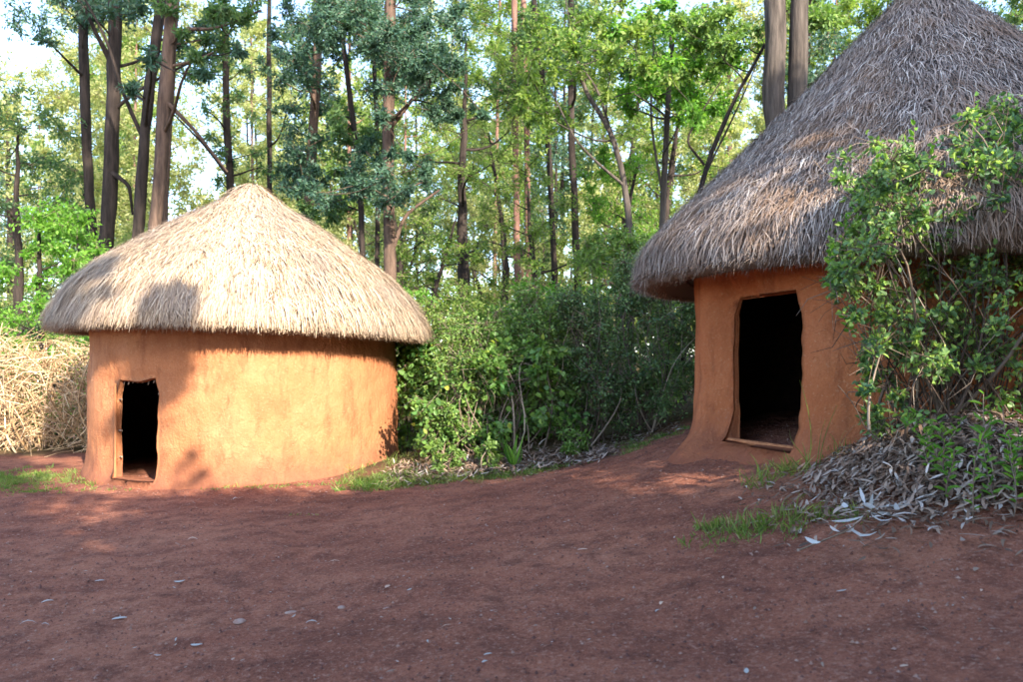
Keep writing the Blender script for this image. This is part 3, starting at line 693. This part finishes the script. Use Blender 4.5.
# between the huts (front row then behind)
shrub('leafy climber with broad leaves growing against the right side of the pale-roofed hut', -1.36, 11.75, .38, .3, 2.0, M['broad'], .085, .075, 34, 9, 8, 14)
shrub('tangled green bush with dry stems in the gap, left of the broad-leaved plant', -.45, 10.2, .6, .4, 1.75, M['shrub_mid'], .055, .03, 60, 10, 9, 26, twig='twig')
shrub('broad-leaved bright plant standing lowest in front of the bushes between the huts', .05, 10.0, .7, .35, 1.35, M['broad'], .08, .068, 44, 7, 7, 18)
shrub('broad-leaved bright plant leaning on the bush to the left of the lowest one', -.85, 10.1, .4, .25, 1.3, M['broad'], .07, .06, 24, 7, 6, 14)
shrub('arching green bush right behind the broad-leaved bright plant', .15, 10.5, .7, .45, 2.0, M['shrub_mid'], .055, .03, 64, 10, 10, 22)
shrub('dark fine-leaved bush in the middle of the gap between the huts', 1.0, 10.6, .65, .5, 2.1, M['shrub_dark'], .045, .026, 76, 11, 11, 22)
shrub('darkest blue-green bush beside the left edge of the grey-roofed hut', 1.95, 10.9, .7, .5, 2.5, M['shrub_dark'], .05, .028, 76, 11, 11, 22)
shrub('tall dark bush half hidden behind the corner of the grey-roofed hut', 2.95, 11.2, .7, .6, 2.4, M['shrub_dark'], .055, .03, 60, 11, 10, 18)
shrub('tall yellow-green bush behind the right eave of the pale-roofed hut', -.75, 11.9, .7, .5, 2.4, M['euc_light'], .06, .035, 60, 10, 10, 18)
shrub('light green bush with a domed top behind the middle of the gap', .4, 12.0, .9, .6, 2.4, M['fresh'], .06, .035, 66, 10, 10, 18)
shrub('tall loose green bush rising above the dark bushes', 1.7, 12.4, .9, .7, 3.0, M['shrub_mid'], .065, .035, 76, 10, 10, 18)
shrub('pale green bush at the back on the left of the gap', -1.9, 13.4, 1.0, .7, 2.7, M['fresh'], .07, .04, 60, 10, 10, 14)
shrub('bright sunlit bush at the very back below the reddish trunk pair', .4, 15.5, 1.4, .9, 2.4, M['euc_light'], .08, .045, 60, 10, 10, 12)
shrub('mid green bush at the back behind the left tip of the grey eave', 3.1, 14.5, 1.1, .8, 3.0, M['shrub_mid'], .07, .04, 66, 10, 10, 14)
# low herbs at the foot of the bushes
for k, (x, y, lab) in enumerate([(-.75, 9.45, 'small leafy herb on the littered bank, nearest the pale-roofed hut'), (-.25, 9.4, 'small leafy herb on the littered bank, centre one of three'), (.75, 9.6, 'small leafy herb at the right end of the littered bank')]):
    shrub(lab, x, y, .22, .15, .38, M['shrub_mid'], .06, .03, 10, 7, 7, 6, name='herb', cat='plant', group='herbs on the bank')
# spear-leaved plant
mb = MB(); x, y = .02, 9.35; z = gz(x, y); n = 16; a = R.uniform(0, 2*pi, n)
leaves(mb, np.tile([[0, 0, 0.]], (n, 1)), np.stack([np.cos(a)*.35, np.sin(a)*.35, 0*a+1], -1), R.uniform(.25, .45, n), .03, 0, 8)
root = empty('spear_plant', (x, y, z)); tag(root, 'tuft of upright spear-shaped leaves in front of the broad-leaved plant', 'plant'); mb.build('leaves', M['fresh'], root)

# dry brush hedge at the left edge
def brush(label, x, y, w, d, h, green=False, n=620):
    z = gz(x, y); root = empty('brush_hedge', (x, y, z)); tag(root, label, 'hedge', 'dry brush at the left edge')
    mb = MB()
    a = np.stack([R.uniform(-w, w, n), R.uniform(-d, d, n), R.uniform(0, .95, n)*h], -1)
    L = R.uniform(.3, 1.1, n); dd = rdir(n)*[1, .7, .75]; b = a+nrm(dd)*L[:, None]; b[:, 2] = np.clip(b[:, 2], .03, h*1.08)
    mid = (a+b)/2; mid[:, 2] += L*R.uniform(-.05, .28, n)
    thin_tubes(mb, a, b, R.uniform(.006, .013, n), .004, mid=mid)
    for k in range(26):
        s_ = np.array([R.uniform(-w, w), R.uniform(-d, d), 0]); e = s_+np.array([R.normal()*.6, R.normal()*.2-.1, h*R.uniform(.5, 1.15)])
        tube(mb, curve(s_, e, .25, 10), np.linspace(.017, .006, 10), 5, cap=False)
    mb.build('branches', M['drytwig'], root)
    lf = MB(); n2 = 1500; p = np.stack([R.uniform(-w, w, n2), R.uniform(-d, d, n2), R.uniform(.05, 1.05, n2)*h], -1)
    leaves(lf, p, rdir(n2), R.uniform(.03, .07, n2), .02, 0, 4); lf.build('dry_leaves', M['tanleaf'], root)
    return root
brush('heap of pale dry branches at the left edge, nearest the camera beside the hut', -7.6, 13.2, 1.1, .5, 1.7)
brush('pale dry branches piled behind the left wall of the hut', -6.2, 14.3, 1.0, .5, 1.8)
brush('pale dry branches at the far left of the hedge', -9.6, 13.9, 1.1, .6, 1.95)
shrub('sparse greenish bush growing up through the dry brush hedge', -7.6, 13.9, 1.3, .4, 2.1, M['euc_light'], .05, .025, 34, 8, 7, 16, twig='drytwig', name='shrub')
shrub('low green bush behind the dry brush at the left edge', -9.3, 15.0, 1.3, .6, 2.5, M['fresh'], .07, .035, 50, 9, 9, 12)

# ------------------------------------------------------------------ the near bush on its heap
def near_bush():
    bx, by = 3.05, 5.45; z = gz(bx, by); root = empty('bush', (bx, by, z)); tag(root, 'large tangled bush with small glossy leaves on the heap in front of the grey-roofed hut', 'bush')
    B = np.array([bx, by, z])
    spec = [(930, 200, 60, 40, 28, 24), (985, 170, 45, 30, 24, 24), (880, 230, 35, 40, 22, 20), (860, 290, 25, 40, 14, 16), (935, 280, 60, 45, 20, 22), (880, 370, 20, 35, 8, 14), (1010, 290, 45, 60, 12, 22), (960, 370, 60, 35, 10, 18), (1060, 240, 50, 80, 22, 24), (1090, 330, 40, 60, 14, 24), (900, 160, 30, 20, 7, 14), (885, 410, 25, 25, 8, 12), (960, 420, 50, 20, 10, 14), (850, 250, 20, 30, 12, 12), (985, 345, 45, 30, 12, 18), (915, 345, 35, 25, 9, 16), (890, 180, 40, 30, 12, 16), (1000, 130, 40, 20, 12, 16)]
    cl = []
    for (cx, cy, hx, hy, n, r) in spec:
        for _ in range(n):
            a = np.clip(R.normal(size=2)*.6, -1.2, 1.2); yy = 5.45+R.normal()*.28; p = P(cx+a[0]*hx, cy+a[1]*hy, yy); cl.append([*p, r*R.uniform(.6, 1.3)*yy/F])
    cl = np.array(cl); st = MB()
    for k in range(95):
        c = cl[int(R.integers(len(cl)))]; s_ = B+[R.normal()*.22, R.normal()*.12, -.05]
        th_ = R.uniform(.003, .009) if k > 6 else R.uniform(.013, .018)
        tube(st, curve(s_, c[:3], .16, 12, up=.12)-B, np.linspace(th_, .003, 12), 6, cap=False, bump=.1)
    for a, b, r in (((893, 335), (958, 432), .014), ((838, 385), (880, 440), .009), ((905, 445), (925, 290), .018), ((940, 440), (1000, 260), .018), ((870, 430), (905, 300), .016), ((1020, 330), (960, 380), .009)):
        tube(st, (curve(P(*a, 5.15), P(*b, 5.2), .07, 11)-B)[::(1 if a[1] > b[1] else -1)], np.linspace(r*.62, .002, 11), 6)
    n = 1100; i = R.integers(0, len(cl), n); a_ = cl[i, :3]-B; dd = rdir(n)*[1, .6, .9]; L = R.uniform(.1, .34, n); b_ = a_+nrm(dd)*L[:, None]
    thin_tubes(st, a_, b_, R.uniform(.002, .005, n), .0015, mid=(a_+b_)/2+R.normal(size=(n, 3))*.04)
    lf = MB(); foliage(lf, st, cl[:, :3]-B, cl[:, 3], 8, 7, .046, .027, .1, 6, .002, 1.0, .5)
    st.build('stems', M['bushstem'], root); lf.build('leaves', M['bushleaf'], root)
    # upright young shoots
    sh = MB(); sl = MB()
    for (x, y0, y1) in ((975, 190, 96), (985, 210, 120), (915, 190, 125), (1000, 200, 130), (860, 240, 195), (935, 190, 140), (878, 200, 150), (1015, 180, 110), (845, 260, 215), (832, 290, 250), (842, 335, 310)):
        yy = 5.35+R.normal()*.15; a, b = P(x+R.normal()*6, y0, yy)-B, P(x, y1, yy)-B; pth = curve(a, b, .04, 10); sh = MB(); tube(sh, pth, np.linspace(.004, .0015, 10), 5); sh.build('shoot', M['twig'], root)
        m = 16; t = np.linspace(.1, 1, m); p = np.stack([np.interp(t, np.linspace(0, 1, 10), pth[:, k]) for k in range(3)], 1)
        d = rdir(m)*[1, 1, .4]+[0, 0, .5]; leaves(sl, p, d, R.uniform(.04, .065, m), .028, 0, 6, curl=.1)
    sl.build('young_leaves', M['fresh'], root)
near_bush()

# young plant at the lower right
def shoots(label, x, y, w, d, h, n, L, W, mat, name='young_shrub'):
    z = gz(x, y); root = empty(name, (x, y, z)); tag(root, label, 'plant'); st = MB(); lf = MB()
    for k in range(n):
        a = np.array([R.uniform(-w, w), R.uniform(-d, d), -.03]); a[2] += gz(x+a[0], y+a[1])-z
        b = a+[R.normal()*.12, R.normal()*.1, h*R.uniform(.55, 1.05)]; pth = curve(a, b, .08, 9); tube(st, pth, np.linspace(.005, .002, 9), 5)
        m = 17; t = np.linspace(.2, 1, m); p = np.stack([np.interp(t, np.linspace(0, 1, 9), pth[:, q]) for q in range(3)], 1)
        ph = np.arange(m)*2.4+R.uniform(0, 6); dd = np.stack([np.cos(ph), np.sin(ph), 0*ph+.55], -1)
        leaves(lf, p, dd+R.normal(size=(m, 3))*.15, L*R.uniform(.6, 1.2, m), W, 0, 6, curl=.12)
    st.build('stems', M['twig'], root); lf.build('leaves', mat, root)
shoots('fresh green leafy plant with upright shoots at the right edge below the bush', 2.72, 4.45, .24, .2, .6, 13, .075, .022, M['fresh'])
shoots('pair of green shoots rising from the heap just left of the upright leafy plant', 2.55, 4.75, .14, .06, .42, 5, .07, .02, M['fresh'])

# ------------------------------------------------------------------ grass, litter, pebbles, leaves on the ground
def grass(name, label, areas):
    mb = MB()
    for (x, y, sx, sy, tufts, per, h) in areas:
        tx = x+R.normal(size=tufts)*sx; ty = y+R.normal(size=tufts)*sy
        i = np.repeat(np.arange(tufts), per); m = len(i)
        px = tx[i]+R.normal(size=m)*.035; py = ty[i]+R.normal(size=m)*.035
        p = np.stack([px, py, gh(px, py)-.005], -1); d = R.normal(size=(m, 3))*[.75, .75, 0]+[0, 0, 1]
        leaves(mb, p, d, h*R.uniform(.4, 1.2, m)*np.repeat(R.uniform(.35, 1.35, tufts), per), .0055+.004*R.uniform(0, 1, m), 0, 8, curl=.15)
    o = mb.build(name, M['grass'], None, origin=(0, 0, 0)); tag(o, label, 'grass', None, 'stuff'); return o
grass('grass', 'short green grass at the foot of the pale-roofed hut and along the bank', [(-1.35, 9.25, .28, .2, 130, 20, .11), (-.8, 9.05, .5, .16, 150, 14, .08), (-.2, 9.1, .45, .14, 110, 12, .07), (.3, 9.15, .3, .1, 40, 10, .05), (-2.7, 9.35, .35, .05, 26, 10, .05), (-3.4, 9.3, .1, .04, 8, 8, .05), (.55, 9.2, .12, .1, 14, 10, .05), (-6.3, 10.0, .55, .35, 260, 18, .06), (-5.8, 9.3, .5, .1, 60, 10, .04), (-7.2, 9.4, .8, .25, 160, 14, .05), (-2.0, 7.6, .12, .06, 5, 6, .03), (1.65, 10.0, .35, .25, 110, 14, .05), (1.3, 9.0, .1, .06, 14, 10, .05), (-1.0, 10.2, .6, .4, 60, 14, .12)])
grass('grass', 'bright grass tufts at the left foot of the leaf-covered heap', [(1.55, 4.98, .11, .10, 14, 16, .15), (1.72, 4.82, .12, .05, 8, 14, .12), (1.55, 4.9, .25, .14, 34, 5, .07), (1.35, 5.15, .08, .06, 16, 14, .07), (2.05, 4.75, .06, .04, 6, 14, .07), (1.95, 5.9, .12, .12, 16, 10, .17), (2.5, 6.1, .1, .1, 8, 8, .16)])
mb = MB()
for a, b in (((808, 470), (800, 380)), ((812, 468), (790, 430)), ((820, 470), (838, 405)), ((815, 470), (826, 420))):
    pth = curve(P(*a, 5.7), P(*b, 5.6), .08, 9); tube(mb, pth, np.linspace(.004, .0012, 9), 4)
o = mb.build('grass_stalks', M['grass']); tag(o, 'thin arching grass stalks beside the wide black doorway', 'grass', None, 'stuff')

def scatter_leaves(name, label, n, fx, L, W, mat, lift=.012, shape=8, tilt_=.18):
    mb = MB(); x, y = fx(n); z = gh(x, y); a = R.uniform(0, 2*pi, len(x))
    e = .05; sl = (gh(x+np.cos(a)*e, y+np.sin(a)*e)-z)/e
    p = np.stack([x, y, z+R.uniform(.002, lift, len(x))], -1); d = np.stack([np.cos(a), np.sin(a), sl+R.normal(size=len(x))*tilt_*.5+tilt_*.3], -1)
    leaves(mb, p, d, L*R.uniform(.5, 1.3, len(x)), W*R.uniform(.6, 1.3, len(x)), 0, shape, up=3.0)
    o = mb.build(name, mat); tag(o, label, 'leaf litter', None, 'stuff'); return o
def heap(n): return np.clip(2.72+R.normal(size=n)*.40, 1.6, 4.3), 5.05+R.normal(size=n)*.34
scatter_leaves('leaf_litter', 'layer of dry grey-brown gum leaves covering the heap under the near bush', 6500, heap, .10, .019, M['litter'], .07)
def bank(n): return R.uniform(-1.5, 1.2, n), 9.5+R.normal(size=n)*.28
scatter_leaves('leaf_litter', 'dry brown leaves and sticks littering the bank between the huts', 3600, bank, .12, .022, M['litter'], .06, tilt_=.5)
def path_(n):
    x = R.uniform(-6, 4.5, n*2); y = 3.2+R.uniform(0, 1, n*2)**1.3*9; return x[:n], y[:n]
scatter_leaves('ground_litter', 'fine chips of bark and leaf scattered over the trodden red earth', 4200, path_, .026, .008, M['litter'], .006, 4, .05)
def behind(n): return R.uniform(1.0, 2.2, n), R.uniform(9.9, 11, n)
scatter_leaves('leaf_litter', 'leaf litter under the dark bushes', 500, behind, .1, .02, M['litter'], .02)
# soil crumbs
mb = MB(); n = 26000; x = R.uniform(-6, 4.5, n); y = 2.8+R.uniform(0, 1, n)**1.5*7; s = .003+.009*R.uniform(0, 1, n)**4
c = np.stack([x, y, gh(x, y)+s*.4], -1); oc = np.array([[1, 0, 0], [0, 1, 0], [-1, 0, 0], [0, -1, 0], [0, 0, 1]])
v = c[:, None]+(oc[None]*R.uniform(.6, 1.3, (n, 5, 1)))*s[:, None, None]
b = np.arange(n)[:, None]*5; mb.add(v.reshape(-1, 3), np.stack([b+[0, 1, 4], b+[1, 2, 4], b+[2, 3, 4], b+[3, 0, 4]], 1).reshape(-1, 3))
o = mb.build('soil_crumbs', island_mat('crumbs', [(0, (.09, .04, .032)), (.7, (.2, .09, .07)), (1, (.34, .22, .17))]), smooth=False); tag(o, 'crumbs of earth and grit on the trodden ground', 'gravel', None, 'stuff')

# the fallen sprig of silvery leaves
def sprig(label, pix, Yd, n, L, mat):
    pts = [P(x, y, Yd) for x, y in pix]; c = np.mean(pts, 0); z = gz(c[0], c[1]); root = empty('fallen_sprig', (c[0], c[1], z)); tag(root, label, 'twig', 'fallen gum leaf sprigs')
    o = np.array([c[0], c[1], z]); pts = np.array(pts)
    for q in pts: 
        # slide along the view ray until it lies on the ground
        for _ in range(12):
            k = (EYE-gz(q[0], q[1])-.03)/(EYE-q[2]); q *= 1; d = q-np.array([0, 0, EYE]); q[:] = np.array([0, 0, EYE])+d*k
    st = MB(); t = np.linspace(0, 1, len(pts)); tt = np.linspace(0, 1, 12); pth = np.stack([np.interp(tt, t, pts[:, k]) for k in range(3)], 1)
    tube(st, pth-o, np.linspace(.005, .002, 12), 5); st.build('stem', M['twig'], root)
    m = n; t2 = R.uniform(.1, 1, m); p = np.stack([np.interp(t2, tt, pth[:, k]) for k in range(3)], 1)-o
    a = R.uniform(0, 2*pi, m); d = np.stack([np.cos(a)*.8+.2, np.sin(a)*.8-.55, R.uniform(-.3, .25, m)], -1)
    lf = MB(); p = p+R.normal(size=p.shape)*[.09, .06, .015]; leaves(lf, p+[0, 0, .035], d, L*R.uniform(.6, 1.25, m), .026*R.uniform(.7, 1.3, m), 0, 8, up=1.5); lf.build('leaves', mat, root)
sprig('fallen sprig of long silvery gum leaves at the front foot of the heap', [(862, 505), (900, 525), (925, 520)], 4.6, 34, .19, M['silver'])
sprig('fallen sprig of silver-grey leaves higher up the right side of the heap', [(890, 480), (915, 500), (932, 512)], 4.8, 24, .15, M['silver'])
sprig('dry arching twig with a few pale leaves at the left front of the heap', [(800, 550), (850, 530), (885, 500)], 4.5, 9, .13, M['silver'])

# single fallen leaves and flat stones on the path, placed on the ground where the photo has them
def ground_at(px, py):
    q = P(px, py, 1.0)-np.array([0, 0, EYE]); t = 2.0
    for _ in range(4000):
        t += .005; w = q*t
        if EYE+w[2] <= gh(w[0], w[1]): break
    return w[0], w[1], float(gh(w[0], w[1]))
def one_leaf(px, py, L, W, ang, mat, label, group=None):
    x, y, z = ground_at(px, py); mb = MB(); a = radians(ang); s0 = R.bit_generator.state
    leaves(mb, np.array([[-cos(a)*L/2, -sin(a)*L/2, .006]]), np.array([[cos(a), sin(a), .05]]), L, W, 0, 8, up=5, curl=.15)
    o = mb.build('fallen_leaf', mat, None); o.location = (x, y, z); tag(o, label, 'leaf', group)
GL = 'single fallen leaves on the bare earth'
named = [(583, 551, .07, .014, 5, 'tanleaf', 'pale pinkish leaf lying alone on the path in front of the wide doorway'),
         (662, 605, .045, .018, 60, 'tanleaf', 'small bright curled leaf on the foreground earth right of centre'),
         (747, 673, .05, .02, 70, 'silver', 'crescent-shaped pale leaf closest to the bottom edge of the picture'),
         (842, 592, .06, .014, 20, 'silver', 'pale leaf lying on the earth below the heap'),
         (977, 572, .06, .025, 40, 'litter', 'reddish-brown curled leaf on dark earth below the right side of the heap'),
         (988, 549, .09, .015, -10, 'litter', 'long tan leaf right of the silvery sprig'),
         (48, 603, .07, .014, 30, 'silver', 'slender bluish-white leaf on dark earth in the lower left'),
         (28, 625, .08, .012, 20, 'silver', 'slender white leaf nearest the left edge of the picture'),
         (45, 627, .05, .012, 10, 'silver', 'short white leaf just right of the slender white leaf at the left edge'),
         (100, 582, .06, .018, 10, 'silver', 'bluish leaf lying on the earth in the left foreground'),
         (388, 588, .05, .022, 60, 'tanleaf', 'small cream leaf with a dark underside in the centre foreground'),
         (335, 563, .08, .012, 0, 'tanleaf', 'thin straw-coloured leaf near the centre of the path'),
         (193, 541, .08, .022, 5, 'tanleaf', 'pale leaf lying on the path in front of the narrow doorway'),
         (312, 624, .06, .022, 5, 'silver', 'greenish-grey leaf in the centre foreground'),
         (180, 582, .07, .02, 15, 'silver', 'flat white leaf left of the centre foreground'),
         (236, 500, .06, .02, 30, 'silver', 'small white leaf on the earth near the foot of the pale-roofed hut'),
         (120, 620, .08, .035, 15, 'silver', 'broad whitish leaf in the left foreground among pale grit'),
         (197, 646, .06, .025, 0, 'silver', 'small pale leaf below the patch of pale grit')]
for px, py, L, W, a, m, lab in named: one_leaf(px, py, L, W, a, M[m], lab, GL)
for k in range(34):
    px, py = R.uniform(20, 1000), 490+R.uniform(0, 1)**.9*185
    if 740 < px < 1010 and py < 570: continue
    one_leaf(px, py, R.uniform(.025, .05), R.uniform(.008, .014), R.uniform(0, 180), M[['silver', 'tanleaf', 'litter'][k % 3]], 'tiny dry leaf scrap lying on the bare red path', 'tiny leaf scraps on the path')
def pebble(px, py, r, label):
    x, y, z = ground_at(px, py); mb = MB(); n, m = 12, 7; V = []
    for i in range(m):
        a = (i/(m-1)-.5)*pi
        for j in range(n):
            t = j/n*2*pi; k = 1+.22*fbm(np.cos(t)*2+px, np.sin(t)*2+a, 5)*2
            V.append((cos(a)*cos(t)*r*k*1.3, cos(a)*sin(t)*r*k, sin(a)*r*.28))
    f = [(i*n+j, i*n+(j+1) % n, (i+1)*n+(j+1) % n, (i+1)*n+j) for i in range(m-1) for j in range(n)]
    mb.add(V, f); o = mb.build('stone', M['stone']); o.location = (x, y, z+r*.05); o.rotation_euler = (0, 0, R.uniform(0, 6)); tag(o, label, 'stone', 'flat stones set in the earth')
pebble(240, 622, .035, 'largest flat pale stone flush with the earth, in the left foreground'); pebble(292, 613, .03, 'small flat stone right of the largest flat pale stone')
pebble(342, 608, .025, 'dark little clod of earth in the centre foreground')


# ------------------------------------------------------------------ trees that shade the clearing from behind and right of the camera
SA = (.50, -.866); SU = (.866, .50)     # towards the sun, and across it
SUN_EL = 27.0
def au(a, u): return SA[0]*a+SU[0]*u, SA[1]*a+SU[1]*u
def shade_tree(label, a, u, zc, hw, hh, n, rad=.9, tu=None, mat='euc_dark'):
    x, y = au(a, u); tx, ty = au(a, u if tu is None else tu); z = gz(tx, ty); cl = []
    for _ in range(n):
        q = R.uniform(-1, 1); w = sqrt(max(0, 1-q*q*.8))*hw; al = R.uniform(0, 2*pi); r = w*sqrt(R.uniform(0, 1))
        cl.append([x+cos(al)*r, y+sin(al)*r, zc+q*hh, rad*R.uniform(.7, 1.2)])
    return tree(label, [(tx, ty, z-.2), ((x+2*tx)/3, (y+2*ty)/3, zc-hh*.3), (x, y, zc+hh*.7)], .2, .08, cl, M[mat], M['bark_brown'], .24, .15, 14, 16, group='trees behind and beside the camera')
shade = [
 (7, .6, 4.1, 2.3, 3.8, 110), (7.5, -3.4, 4.4, 2.5, 4.0, 110), (8, -8, 4.4, 2.8, 4.4, 90), (7, 3.3, 3.9, 1.7, 3.6, 90), (11, -1.5, 5.2, 2.6, 4.6, 80), (4.5, 2.2, 2.4, 1.6, 2.2, 50), (5, -.2, 3.2, 1.6, 2.3, 60), (7, -1.2, 5.7, 1.3, 5.0, 110), (9.5, 3.0, 5.0, 1.8, 3.6, 60),
 (7, .75, 10.9, .7, 1.2, 6, .4, -2.6), (7, 1.6, 20.8, 2.6, 2.9, 120, .9, -6),
 (7, 6.9, 6.2, 2.0, 5.6, 130), (7, 10.2, 6.8, 2.4, 6.4, 130), (12, 8.2, 9.5, 2.6, 5.6, 110), (8, 14.6, 8, 2.8, 7, 90), (12, 12.2, 9.5, 2.4, 6.0, 70)]
for k, s in enumerate(shade):
    shade_tree(['dense shade tree standing behind the camera', 'dense shade tree to the right of the clearing, outside the picture'][k > 10], *s)

# ------------------------------------------------------------------ light and camera
el = radians(SUN_EL); az = atan2(SA[1], SA[0])
sd = np.array([cos(el)*SA[0], cos(el)*SA[1], sin(el)])
sun = bpy.data.lights.new('sun', 'SUN'); sun.energy = 2.9; sun.angle = radians(.5); sun.color = (1.0, .88, .72)
so = bpy.data.objects.new('sun', sun); C.objects.link(so)
from mathutils import Vector
so.rotation_euler = Vector(sd).to_track_quat('Z', 'Y').to_euler(); so.location = (10, -10, 20)
w = bpy.data.worlds.new('World'); bpy.context.scene.world = w; w.use_nodes = True
nt = w.node_tree; bg = nt.nodes['Background']
sky = nt.nodes.new('ShaderNodeTexSky'); sky.sky_type = 'NISHITA'; sky.sun_disc = False; sky.sun_elevation = el
sky.sun_rotation = (pi/2-az) % (2*pi); sky.air_density = 1.0; sky.dust_density = 4.0; sky.ozone_density = 1.0; sky.altitude = 1700
nt.links.new(sky.outputs[0], bg.inputs[0]); bg.inputs[1].default_value = .15

cam = bpy.data.cameras.new('camera'); cam.sensor_width = 36; cam.lens = 36*F/1023; cam.clip_end = 1500; cam.clip_start = .05
cam.dof.use_dof = True; cam.dof.focus_distance = 7.0; cam.dof.aperture_fstop = 2.6
cam.shift_y = (HY-341)/1023
co = bpy.data.objects.new('camera', cam); C.objects.link(co); co.location = (0, 0, EYE); co.rotation_euler = (radians(90), 0, 0)
sc = bpy.context.scene; sc.camera = co
sc.view_settings.view_transform = 'Standard'; sc.view_settings.look = 'None'; sc.view_settings.gamma = 1
sc.view_settings.exposure = 2.5
sc.render.engine = 'CYCLES'
cy = sc.cycles; cy.max_bounces = 7; cy.diffuse_bounces = 4; cy.glossy_bounces = 2; cy.transmission_bounces = 4; cy.transparent_max_bounces = 4
cy.volume_bounces = 1; cy.use_denoising = True; cy.sample_clamp_indirect = 6
